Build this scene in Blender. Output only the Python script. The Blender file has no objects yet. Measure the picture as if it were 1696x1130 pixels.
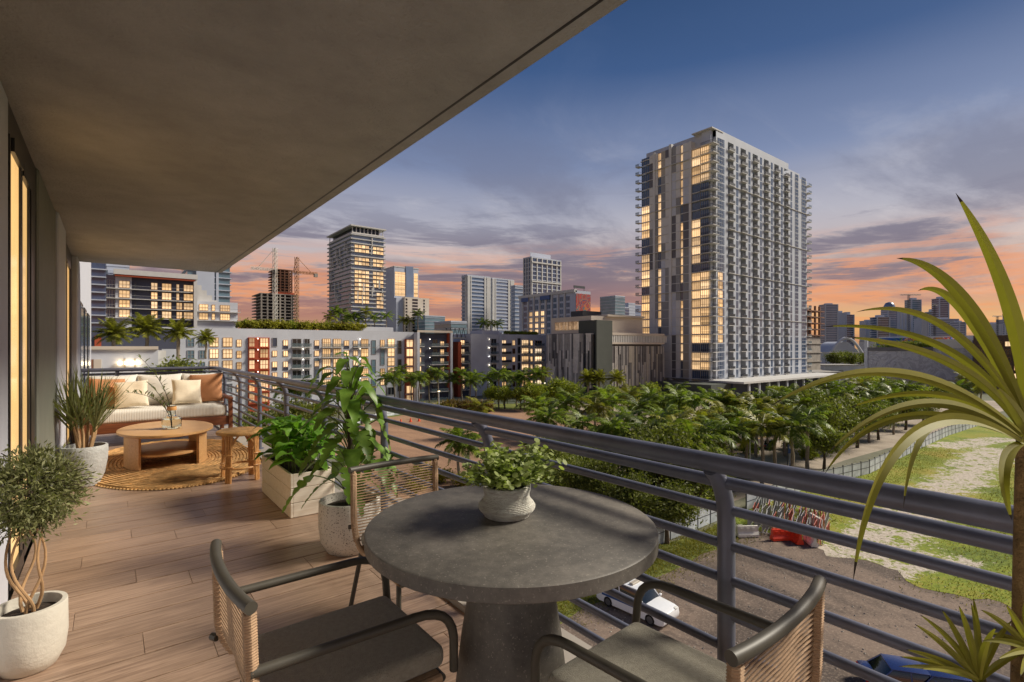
import bpy, math, random
import numpy as np
from mathutils import Vector, Matrix
random.seed(7); RNG = np.random.default_rng(7)
pi = math.pi; rad = math.radians
SC = bpy.context.scene; COL = SC.collection

# ------------------------------------------------------------------ camera, sky, sun, exposure
EYE = 1.445                 # eye height above the balcony floor (floor is z = 0)
G = EYE - 18.0              # street level, five and a half storeys down
AIM = rad(38.15)            # the camera looks between "along the balcony" (+Y) and "out" (+X)
SA, CA = math.sin(AIM), math.cos(AIM)
cam = bpy.data.cameras.new('camera'); camo = bpy.data.objects.new('camera', cam); COL.objects.link(camo)
camo.location = (0, 0, EYE); camo.rotation_euler = (pi/2, 0, -AIM)
cam.sensor_width = 36; cam.lens = 18.0; cam.shift_y = 11/1696; cam.clip_start = .05; cam.clip_end = 9000
SC.camera = camo
SUN_EL, SUN_AZ = rad(39), math.atan2(-.43, .90)     # azimuth (math, from +X) of the direction towards the sun
world = bpy.data.worlds.new('World'); SC.world = world; world.use_nodes = True
sun = bpy.data.lights.new('sun', 'SUN'); sun.energy = 3.7; sun.angle = rad(15.0); sun.color = (1, .91, .77)
suno = bpy.data.objects.new('sun', sun); COL.objects.link(suno)
sdir = Vector((math.cos(SUN_AZ)*math.cos(SUN_EL), math.sin(SUN_AZ)*math.cos(SUN_EL), math.sin(SUN_EL)))
suno.rotation_euler = sdir.to_track_quat('Z', 'Y').to_euler(); suno.location = (-60, -60, 120)
SC.view_settings.view_transform = 'Standard'; SC.view_settings.look = 'None'
SC.view_settings.gamma = 1; SC.view_settings.exposure = 0.45; SC.view_settings.use_curve_mapping = False
SC.render.engine = 'CYCLES'
SC.cycles.use_denoising = True; SC.cycles.max_bounces = 7; SC.cycles.diffuse_bounces = 4
SC.cycles.glossy_bounces = 3; SC.cycles.transmission_bounces = 5; SC.cycles.transparent_max_bounces = 8
SC.cycles.sample_clamp_indirect = 4.0; SC.cycles.caustics_reflective = False; SC.cycles.caustics_refractive = False

def srgb(r, g, b):
    f = lambda c: (c/255/12.92) if c/255 <= .04045 else ((c/255+.055)/1.055)**2.4
    return (f(r), f(g), f(b), 1)

class NT:                                   # terse node builder
    def __init__(s, tree): s.t = tree; s.n = tree.nodes; s.l = tree.links
    def add(s, typ, ins=None, **kw):
        n = s.n.new(typ)
        for k, v in kw.items(): setattr(n, k, v)
        for k, v in (ins or {}).items():
            if isinstance(v, bpy.types.NodeSocket): s.l.new(v, n.inputs[k])
            else: n.inputs[k].default_value = v
        return n
    def math(s, op, a, b=0.0, c=0.0, clamp=False):
        n = s.n.new('ShaderNodeMath'); n.operation = op; n.use_clamp = clamp
        for i, v in enumerate((a, b, c)):
            if isinstance(v, bpy.types.NodeSocket): s.l.new(v, n.inputs[i])
            else: n.inputs[i].default_value = v
        return n.outputs[0]
    def mix(s, f, a, b, blend='MIX'):
        n = s.n.new('ShaderNodeMix'); n.data_type = 'RGBA'; n.blend_type = blend
        for i, v in ((0, f), (6, a), (7, b)):
            if isinstance(v, bpy.types.NodeSocket): s.l.new(v, n.inputs[i])
            else: n.inputs[i].default_value = v
        return n.outputs[2]
    def ramp(s, f, stops, interp='LINEAR'):
        n = s.n.new('ShaderNodeValToRGB'); s.l.new(f, n.inputs[0]); e = n.color_ramp.elements
        n.color_ramp.interpolation = interp
        while len(e) < len(stops): e.new(.5)
        for k, (p, c) in enumerate(stops): e[k].position = p; e[k].color = c if len(c) == 4 else (*c, 1)
        return n.outputs[0]
    def noise(s, vec, scale, detail=4, rough=.55, dist=0):
        n = s.n.new('ShaderNodeTexNoise'); n.inputs['Scale'].default_value = scale
        n.inputs['Detail'].default_value = detail; n.inputs['Roughness'].default_value = rough
        n.inputs['Distortion'].default_value = dist
        if vec is not None: s.l.new(vec, n.inputs['Vector'])
        return n.outputs[0]
    def mapped(s, vec, sc=(1, 1, 1), rot=(0, 0, 0), loc=(0, 0, 0)):
        n = s.n.new('ShaderNodeMapping'); s.l.new(vec, n.inputs[0])
        n.inputs['Scale'].default_value = sc; n.inputs['Rotation'].default_value = rot; n.inputs['Location'].default_value = loc
        return n.outputs[0]

# dusk sky: a Nishita sky for the light's tint, high cloud streaks and the after-glow over the horizon all round
def make_sky():
    T = NT(world.node_tree); T.n.clear()
    tc = T.add('ShaderNodeTexCoord'); vec = tc.outputs['Generated']
    sep = T.add('ShaderNodeSeparateXYZ', {0: vec}); z = sep.outputs[2]
    el = T.math('MAXIMUM', z, 0.0)
    warm = T.noise(T.mapped(vec, (1, 1, 5)), 1.1, 3)
    el2 = T.math('ADD', el, T.math('MULTIPLY', T.math('SUBTRACT', warm, .5), .07))
    base = T.ramp(el2, [(0, srgb(200, 158, 94)), (.04, srgb(210, 162, 102)), (.085, srgb(196, 142, 112)), (.14, srgb(188, 166, 156)),
                        (.22, srgb(166, 163, 172)), (.33, srgb(114, 126, 156)), (.47, srgb(52, 78, 120)), (.62, srgb(26, 54, 92)), (1, srgb(16, 36, 74))])
    # flat cloud deck: project the direction on a plane so that streaks bunch up near the horizon
    den = T.math('ADD', el, .10)
    px = T.math('DIVIDE', sep.outputs[0], den); py = T.math('DIVIDE', sep.outputs[1], den)
    comb = T.add('ShaderNodeCombineXYZ', {0: px, 1: py, 2: 0.0}); cv = comb.outputs[0]
    n1 = T.noise(T.mapped(cv, (.30, .52, 1), (0, 0, rad(38)), (3.1, 1.7, 0)), 1.25, 9, .63, .45)
    n2 = T.noise(T.mapped(cv, (.55, 1.1, 1), (0, 0, rad(30)), (7.3, 2.2, 4)), 1.5, 9, .62, .6)
    n3 = T.noise(T.mapped(vec, (1.5, 1.5, 14), (0, 0, 0), (4.3, 8.8, .6)), 1.5, 9, .64, .35)
    fade = T.ramp(el, [(0, (1, 1, 1)), (.26, (1, 1, 1)), (.44, (.16, .16, .16)), (.7, (0, 0, 0))])
    bank = T.ramp(el, [(0, (.3, .3, .3)), (.05, (.8, .8, .8)), (.10, (1, 1, 1)), (.19, (1, 1, 1)), (.30, (0, 0, 0))])
    d1 = T.math('MULTIPLY', T.ramp(n1, [(.46, (0, 0, 0)), (.62, (1, 1, 1))], 'EASE'), fade)
    d2 = T.math('MULTIPLY', T.ramp(n2, [(.50, (0, 0, 0)), (.70, (1, 1, 1))], 'EASE'), fade)
    d3 = T.math('MULTIPLY', T.ramp(n3, [(.47, (0, 0, 0)), (.58, (1, 1, 1))], 'EASE'), bank)
    glow = T.math('MULTIPLY', T.ramp(n3, [(.38, (0, 0, 0)), (.47, (1, 1, 1)), (.53, (0, 0, 0))], 'EASE'), T.ramp(el, [(0, (.2, .2, .2)), (.05, (1, 1, 1)), (.13, (.9, .9, .9)), (.2, (0, 0, 0))]))
    dark = T.ramp(el, [(0, srgb(150, 112, 92)), (.06, srgb(150, 100, 92)), (.13, srgb(112, 94, 104)), (.25, srgb(112, 112, 130)), (.5, srgb(70, 88, 124))])
    lite = T.ramp(el, [(0, srgb(228, 178, 116)), (.06, srgb(232, 160, 112)), (.12, srgb(220, 184, 160)), (.22, srgb(190, 186, 190)), (.5, srgb(110, 124, 156))])
    c = T.mix(T.math('MULTIPLY', d2, .5), base, lite)
    c = T.mix(T.math('MULTIPLY', d1, .75), c, dark)
    c = T.mix(T.math('MULTIPLY', glow, .7), c, srgb(222, 138, 80))
    c = T.mix(T.math('MULTIPLY', d3, .92), c, dark)
    sky = T.add('ShaderNodeTexSky', sky_type='NISHITA', sun_disc=False, sun_elevation=SUN_EL, sun_rotation=pi/2 - SUN_AZ)
    low = T.math('GREATER_THAN', z, -.002)
    c = T.mix(low, srgb(120, 104, 84), c)
    b1 = T.add('ShaderNodeBackground', {0: c, 1: .84}); b2 = T.add('ShaderNodeBackground', {0: sky.outputs[0], 1: .006})
    a = T.add('ShaderNodeAddShader', {0: b1.outputs[0], 1: b2.outputs[0]})
    T.add('ShaderNodeOutputWorld', {0: a.outputs[0]})
make_sky()

# ------------------------------------------------------------------ materials
M = {}
def mat(name, col, rough=.6, metal=0, var=.12, scale=4, bump=0, bscale=None, spec=.5, coat=0, stretch=(1, 1, 1), obj_var=0, two=None, coord='Object', sheen=0):
    m = bpy.data.materials.new(name); m.use_nodes = True; T = NT(m.node_tree); p = m.node_tree.nodes['Principled BSDF']
    tc = T.add('ShaderNodeTexCoord'); v = T.mapped(tc.outputs[coord], stretch)
    n = T.noise(v, scale, 6, .6)
    c = col if len(col) == 4 else (*col, 1)
    lo = tuple(x*(1-var*1.6) for x in c[:3]) + (1,); hi = tuple(min(1, x*(1+var*1.6)) for x in c[:3]) + (1,)
    if two: lo, hi = c, (two if len(two) == 4 else (*two, 1))
    out = T.ramp(n, [(.3, lo), (.7, hi)])
    if obj_var:
        oi = T.add('ShaderNodeObjectInfo'); k = T.math('ADD', 1-obj_var, T.math('MULTIPLY', oi.outputs['Random'], 2*obj_var))
        out = T.mix(1.0, out, T.add('ShaderNodeCombineColor', {0: k, 1: k, 2: k}).outputs[0], 'MULTIPLY')
    T.l.new(out, p.inputs['Base Color'])
    p.inputs['Roughness'].default_value = rough; p.inputs['Metallic'].default_value = metal
    p.inputs['Specular IOR Level'].default_value = spec; p.inputs['Coat Weight'].default_value = coat
    if sheen: p.inputs['Sheen Weight'].default_value = sheen
    if bump:
        b = T.add('ShaderNodeBump', {'Height': T.noise(v, bscale or scale*6, 5, .6), 'Strength': bump, 'Distance': .02})
        T.l.new(b.outputs[0], p.inputs['Normal'])
    M[name] = m; return m

def foliage(name, a, b, trans=.35, rough=.5, scale=1.2, obj_var=.18):
    m = bpy.data.materials.new(name); m.use_nodes = True; T = NT(m.node_tree); T.n.clear()
    tc = T.add('ShaderNodeTexCoord'); oi = T.add('ShaderNodeObjectInfo')
    n = T.noise(tc.outputs['Object'], scale, 5, .7)
    gi = T.add('ShaderNodeNewGeometry').outputs['Random Per Island']
    f = T.math('ADD', T.math('MULTIPLY', n, .6), T.math('MULTIPLY', gi, .4))
    c = T.ramp(f, [(.25, (*a, 1)), (.75, (*b, 1))])
    k = T.math('ADD', 1-obj_var, T.math('MULTIPLY', oi.outputs['Random'], 2*obj_var))
    c = T.mix(1.0, c, T.add('ShaderNodeCombineColor', {0: k, 1: k, 2: k}).outputs[0], 'MULTIPLY')
    p = T.add('ShaderNodeBsdfPrincipled', {'Base Color': c, 'Roughness': rough, 'Specular IOR Level': .35})
    t = T.add('ShaderNodeBsdfTranslucent', {0: T.mix(1.0, c, (1.3, 1.5, .6, 1), 'MULTIPLY')})
    x = T.add('ShaderNodeMixShader', {0: trans, 1: p.outputs[0], 2: t.outputs[0]})
    T.add('ShaderNodeOutputMaterial', {0: x.outputs[0]}); M[name] = m; return m

def lit(name, col, strength, var=.3, scale=.7, blind=True):
    m = bpy.data.materials.new(name); m.use_nodes = True; T = NT(m.node_tree); p = m.node_tree.nodes['Principled BSDF']
    tc = T.add('ShaderNodeTexCoord'); r = T.add('ShaderNodeObjectInfo').outputs['Random']
    sep = T.add('ShaderNodeSeparateXYZ', {0: tc.outputs['Object']}); z = sep.outputs[2]
    off = T.add('ShaderNodeVectorMath', {0: tc.outputs['Object'], 1: T.add('ShaderNodeCombineXYZ', {0: T.math('MULTIPLY', r, 40.0), 1: T.math('MULTIPLY', r, 23.0), 2: 0.0}).outputs[0]}, operation='ADD').outputs[0]
    n = T.noise(T.mapped(off, (1, 1, .5)), scale, 4, .65)
    k = T.math('MULTIPLY', T.math('ADD', .5, T.math('MULTIPLY', r, .75)), T.math('ADD', 1-var, T.math('MULTIPLY', n, 2*var)))
    if blind:       # roller blinds at a different height in every window, furniture shapes below
        bl = T.math('GREATER_THAN', z, T.math('ADD', .9, T.math('MULTIPLY', T.math('FRACT', T.math('MULTIPLY', r, 7.31)), 2.2)))
        k = T.math('MULTIPLY', k, T.math('SUBTRACT', 1.0, T.math('MULTIPLY', bl, .38)))
    c = T.mix(T.math('FRACT', T.math('MULTIPLY', r, 3.7)), (*col, 1), (1, min(1, col[1]*1.16), min(1, col[2]*1.55), 1))
    p.inputs['Base Color'].default_value = (.25, .2, .14, 1); p.inputs['Roughness'].default_value = .15
    T.l.new(c, p.inputs['Emission Color']); T.l.new(T.math('MULTIPLY', k, strength), p.inputs['Emission Strength'])
    M[name] = m; return m

def custom(name, fn, **kw):
    m = bpy.data.materials.new(name); m.use_nodes = True; T = NT(m.node_tree); p = m.node_tree.nodes['Principled BSDF']
    for k, v in kw.items(): p.inputs[k].default_value = v
    fn(T, p); M[name] = m; return m

# buildings
mat('white_wall', srgb(197, 200, 207), .75, var=.05, scale=.25)
mat('tower_wall', srgb(184, 190, 200), .7, var=.05, scale=.15)
mat('grey_panel', srgb(148, 147, 145), .6, var=.05, scale=.3)
mat('pale_panel', srgb(212, 210, 204), .6, var=.04, scale=.3)
mat('taupe_panel', srgb(176, 167, 152), .6, var=.05, scale=.3)
mat('dark_panel', srgb(104, 102, 106), .6, var=.05, scale=.3)
mat('navy_wall', srgb(70, 73, 90), .7, var=.06, scale=.3)
mat('dark_green_wall', srgb(76, 80, 74), .8, var=.06, scale=.3)
mat('orange_wall', srgb(168, 74, 40), .65, var=.06, scale=.5)
mat('beige_wall', srgb(206, 194, 178), .75, var=.05, scale=.2)
mat('concrete', srgb(158, 150, 140), .85, var=.14, scale=.5, bump=.2)
mat('slab', srgb(200, 198, 194), .7, var=.05, scale=.4)
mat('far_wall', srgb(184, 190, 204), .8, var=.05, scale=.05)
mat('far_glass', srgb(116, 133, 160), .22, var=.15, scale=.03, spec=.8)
mat('blue_glass', srgb(62, 82, 112), .12, var=.25, scale=.2, spec=.9)
mat('dark_glass', srgb(30, 36, 46), .12, var=.3, scale=.4, spec=.8)
mat('teal_glass', srgb(104, 132, 146), .2, var=.15, scale=.08, spec=.8)
mat('rail_dark', srgb(48, 50, 56), .5, var=.05)
mat('rail_glass', srgb(110, 128, 134), .15, var=.05, spec=.8)
M['rail_glass'].node_tree.nodes['Principled BSDF'].inputs['Alpha'].default_value = .45
mat('mullion_gold', srgb(150, 104, 56), .5, var=.05)
mat('mullion_grey', srgb(150, 150, 150), .5, var=.04)
mat('rust', srgb(132, 92, 70), .8, var=.2, scale=.5)
mat('screen_light', srgb(218, 212, 203), .6, var=.1, scale=.6)
mat('screen_mid', srgb(168, 163, 157), .6, var=.1, scale=.6)
mat('screen_dark', srgb(104, 101, 100), .6, var=.12, scale=.6)
lit('lit_window', (1, .59, .25), .85, .5, 1.1)
lit('lit_window_soft', (1, .66, .34), 1.0, .5, 1.0)
lit('door_glow', (1, .56, .18), .6, .5, 1.6, False)  # golden reflection on the door glass put in as emission, no room lamp behind
lit('lamp_glow', (1, .74, .40), 5, .05, .7, False)
lit('lamp_wash', (1, .85, .62), 5, .05, .7, False)

# balcony
mat('plaster', srgb(166, 164, 161), .95, var=.09, scale=2.6, bump=.9, bscale=34)
mat('paint_white', srgb(196, 198, 206), .7, var=.03, bump=.1, bscale=60)
mat('paint_olive', srgb(122, 124, 112), .6, var=.05)
mat('frame_dark', srgb(34, 32, 32), .35, var=.1)
mat('steel_rail', srgb(106, 109, 124), .38, metal=.3, var=.14, scale=5, bump=.04, bscale=40)
def _plank(T, p):
    tc = T.add('ShaderNodeTexCoord'); oi = T.add('ShaderNodeObjectInfo')
    off = T.add('ShaderNodeCombineXYZ', {0: T.math('MULTIPLY', oi.outputs['Random'], 17.0), 1: T.math('MULTIPLY', oi.outputs['Random'], 91.0), 2: 0.0})
    v = T.add('ShaderNodeVectorMath', {0: tc.outputs['Object'], 1: off.outputs[0]}, operation='ADD').outputs[0]
    g = T.noise(T.mapped(v, (1.2, 22, 1)), 2.2, 8, .68, .6)
    f = T.noise(T.mapped(v, (3, 120, 1)), 2.0, 4, .6)
    c = T.ramp(T.math('ADD', T.math('MULTIPLY', g, .75), T.math('MULTIPLY', f, .25)),
               [(.30, srgb(104, 82, 68)), (.46, srgb(152, 126, 106)), (.6, srgb(180, 152, 130)), (.75, srgb(134, 110, 92))])
    k = T.math('ADD', .90, T.math('MULTIPLY', oi.outputs['Random'], .2))
    c = T.mix(1.0, c, T.add('ShaderNodeCombineColor', {0: k, 1: k, 2: k}).outputs[0], 'MULTIPLY')
    T.l.new(c, p.inputs['Base Color']); T.l.new(T.math('ADD', .24, T.math('MULTIPLY', g, .2)), p.inputs['Roughness'])
    T.l.new(T.add('ShaderNodeBump', {'Height': f, 'Strength': .08, 'Distance': .01}).outputs[0], p.inputs['Normal'])
custom('plank', _plank)
def _wood(lo, hi, sc=(1, 14, 14)):
    def f(T, p):
        tc = T.add('ShaderNodeTexCoord'); v = T.mapped(tc.outputs['Object'], sc)
        g = T.noise(v, 3.0, 7, .65, .8)
        T.l.new(T.ramp(g, [(.3, lo), (.7, hi)]), p.inputs['Base Color'])
        T.l.new(T.add('ShaderNodeBump', {'Height': g, 'Strength': .12, 'Distance': .01}).outputs[0], p.inputs['Normal'])
    return f
custom('walnut', _wood(srgb(84, 44, 26), srgb(140, 82, 50)), Roughness=.4)
custom('oak', _wood(srgb(196, 146, 92), srgb(222, 178, 122)), Roughness=.42)
custom('crate', _wood(srgb(222, 208, 186), srgb(242, 234, 218)), Roughness=.7)
custom('rattan', _wood(srgb(186, 130, 74), srgb(226, 174, 112), (6, 6, 6)), Roughness=.45)
mat('rattan_top', srgb(196, 150, 92), .6, var=.2, scale=14, bump=.4, bscale=90)
mat('jute', srgb(198, 154, 98), .9, var=.28, scale=9, bump=.6, bscale=120, obj_var=.10)
mat('cushion', srgb(226, 222, 212), .9, var=.03, scale=3, bump=.25, bscale=160, sheen=.2)
def _rib(T, p):
    tc = T.add('ShaderNodeTexCoord')
    w = T.add('ShaderNodeTexWave', {'Vector': tc.outputs['Object'], 'Scale': 16.0, 'Distortion': .3}, wave_type='BANDS', bands_direction='X').outputs[1]
    T.l.new(T.ramp(w, [(.2, srgb(214, 210, 200)), (.8, srgb(232, 229, 220))]), p.inputs['Base Color'])
    T.l.new(T.add('ShaderNodeBump', {'Height': w, 'Strength': .3, 'Distance': .008}).outputs[0], p.inputs['Normal'])
custom('cushion_ribbed', _rib, Roughness=.9)
mat('pillow_cream', srgb(232, 218, 192), .9, var=.05, scale=9, bump=.4, bscale=120, sheen=.3)
mat('pillow_tan', srgb(190, 132, 88), .85, var=.07, scale=5, bump=.3, bscale=130, sheen=.3)
mat('pot_cream', srgb(206, 200, 186), .75, var=.07, scale=5, bump=.2, bscale=50)
mat('pot_grey', srgb(182, 182, 178), .8, var=.09, scale=8, bump=.5, bscale=40)
def _terr(T, p):
    tc = T.add('ShaderNodeTexCoord'); v = tc.outputs['Object']
    a = T.add('ShaderNodeTexVoronoi', {'Vector': v, 'Scale': 95.0}); b = T.add('ShaderNodeTexVoronoi', {'Vector': v, 'Scale': 45.0})
    f = T.math('MULTIPLY', T.math('LESS_THAN', a.outputs[0], .30), T.math('GREATER_THAN', T.add('ShaderNodeSeparateColor', {0: a.outputs[1]}).outputs[0], .45))
    g = T.math('MULTIPLY', T.math('LESS_THAN', b.outputs[0], .22), T.math('GREATER_THAN', T.add('ShaderNodeSeparateColor', {0: b.outputs[1]}).outputs[1], .6))
    c = T.mix(f, srgb(206, 200, 190), srgb(120, 112, 104)); c = T.mix(g, c, srgb(96, 84, 74))
    T.l.new(c, p.inputs['Base Color'])
custom('terrazzo', _terr, Roughness=.55)
mat('pot_woven', srgb(242, 234, 220), .9, var=.16, scale=26, bump=.8, bscale=120, stretch=(1, 1, 5))
mat('soil', srgb(52, 40, 30), .95, var=.4, scale=40, bump=1, bscale=60)
def _conc(T, p):
    tc = T.add('ShaderNodeTexCoord'); v = tc.outputs['Object']
    a = T.noise(v, 2.6, 8, .68, .4); b = T.noise(v, 26, 6, .7); s = T.noise(v, 120, 3, .6)
    f = T.math('ADD', T.math('MULTIPLY', a, .7), T.math('MULTIPLY', b, .3))
    c = T.ramp(f, [(.34, srgb(66, 63, 60)), (.5, srgb(94, 90, 84)), (.66, srgb(122, 116, 108))])
    c = T.mix(T.math('MULTIPLY', T.math('GREATER_THAN', s, .64), .35), c, srgb(168, 160, 148))
    T.l.new(c, p.inputs['Base Color'])
    T.l.new(T.add('ShaderNodeBump', {'Height': b, 'Strength': .15, 'Distance': .01}).outputs[0], p.inputs['Normal'])
custom('table_concrete', _conc, Roughness=.58)
mat('metal_olive', srgb(74, 70, 61), .5, var=.08, scale=12)
mat('seat_fabric', srgb(152, 146, 130), .95, var=.10, scale=60, bump=.5, bscale=260, stretch=(1, 1, 1), sheen=.2)
mat('cord', srgb(178, 146, 114), .7, var=.12, scale=30, bump=.3, bscale=200)
def _glass(T, p):
    p.inputs['Base Color'].default_value = (.92, .96, .95, 1); p.inputs['Transmission Weight'].default_value = 1
    p.inputs['Roughness'].default_value = .03; p.inputs['IOR'].default_value = 1.25
custom('clear_glass', _glass)
foliage('leaf_olive', (.09, .10, .035), (.31, .31, .14), .25)
foliage('leaf_draco', (.10, .12, .04), (.32, .32, .14), .25)
foliage('leaf_green', (.08, .21, .02), (.28, .52, .07), .35, scale=8)
foliage('leaf_monstera', (.045, .12, .016), (.21, .33, .05), .35, .38, scale=14, obj_var=.32)
foliage('leaf_table', (.20, .25, .07), (.48, .54, .20), .35, scale=12)
foliage('leaf_yucca', (.13, .13, .016), (.30, .27, .038), .25, .58, scale=3, obj_var=.16)
mat('leaf_tip', srgb(52, 40, 24), .7)
foliage('leaf_sprig', (.10, .13, .07), (.24, .27, .16), .3)
mat('stem_tan', srgb(176, 140, 100), .8, var=.15, scale=10)
mat('stem_green', srgb(88, 104, 48), .6, var=.1)
mat('stem_dark', srgb(58, 48, 36), .8, var=.2, scale=20)
mat('bark_yucca', srgb(136, 112, 72), .9, var=.3, scale=22, bump=1, bscale=40)
# outdoors
foliage('palm_leaf', (.045, .085, .012), (.27, .33, .045), .30, .45, scale=.5, obj_var=.38)
foliage('palm_leaf_warm', (.09, .10, .016), (.36, .34, .05), .30, .45, scale=.5, obj_var=.2)
foliage('tree_leaf', (.055, .075, .014), (.26, .27, .05), .3, .6, scale=.35, obj_var=.25)
foliage('tree_leaf_bright', (.11, .15, .014), (.38, .40, .04), .3, .6, scale=.35, obj_var=.2)
foliage('hedge_gold', (.14, .14, .012), (.40, .36, .03), .3, .6, scale=.35, obj_var=.1)
foliage('hedge_rust', (.09, .06, .02), (.24, .16, .05), .3, .6, scale=.35, obj_var=.2)
mat('palm_trunk', srgb(138, 126, 110), .9, var=.2, scale=3, bump=.5)
mat('crownshaft', srgb(96, 120, 62), .5, var=.1)
mat('bark', srgb(92, 78, 62), .95, var=.2, scale=3, bump=.6)
mat('fence_white', srgb(178, 184, 188), .75, var=.16, scale=.9, obj_var=.14)
mat('fence_dark', srgb(60, 62, 66), .6, var=.05)
mat('barrier_red', srgb(226, 66, 36), .5, var=.08, scale=2)
mat('barrier_white', srgb(214, 210, 200), .6, var=.1, scale=2)
mat('barricade_steel', srgb(160, 160, 160), .5, metal=.1, var=.1, scale=2)
mat('barricade_red', srgb(190, 112, 98), .5, var=.1, scale=2)
mat('car_white', srgb(232, 234, 236), .25, var=.02, coat=.6)
mat('car_silver', srgb(150, 152, 156), .28, metal=.5, var=.03, coat=.6)
mat('car_blue', srgb(42, 58, 110), .25, metal=.3, var=.05, coat=.8)
mat('car_dark', srgb(44, 46, 52), .25, metal=.3, var=.05, coat=.8)
mat('car_glass', srgb(24, 32, 38), .06, var=.1, spec=.9)
mat('stripe_blue', srgb(44, 82, 140), .4, var=.03)
mat('tyre', srgb(26, 26, 27), .85, var=.1)
mat('rim', srgb(120, 122, 126), .35, metal=.7, var=.05)
mat('head_light', srgb(226, 226, 220), .15, var=.02)
mat('tail_light', srgb(150, 20, 18), .2, var=.02)
mat('cone_orange', srgb(220, 80, 30), .6, var=.05)
mat('kerb', srgb(176, 170, 158), .85, var=.1, scale=1, bump=.2)
mat('mark_white', srgb(214, 210, 200), .8, var=.12, scale=1)
mat('mark_yellow', srgb(206, 166, 60), .8, var=.12, scale=1)
mat('roof_gravel', srgb(150, 146, 140), .9, var=.12, scale=.4)

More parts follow.
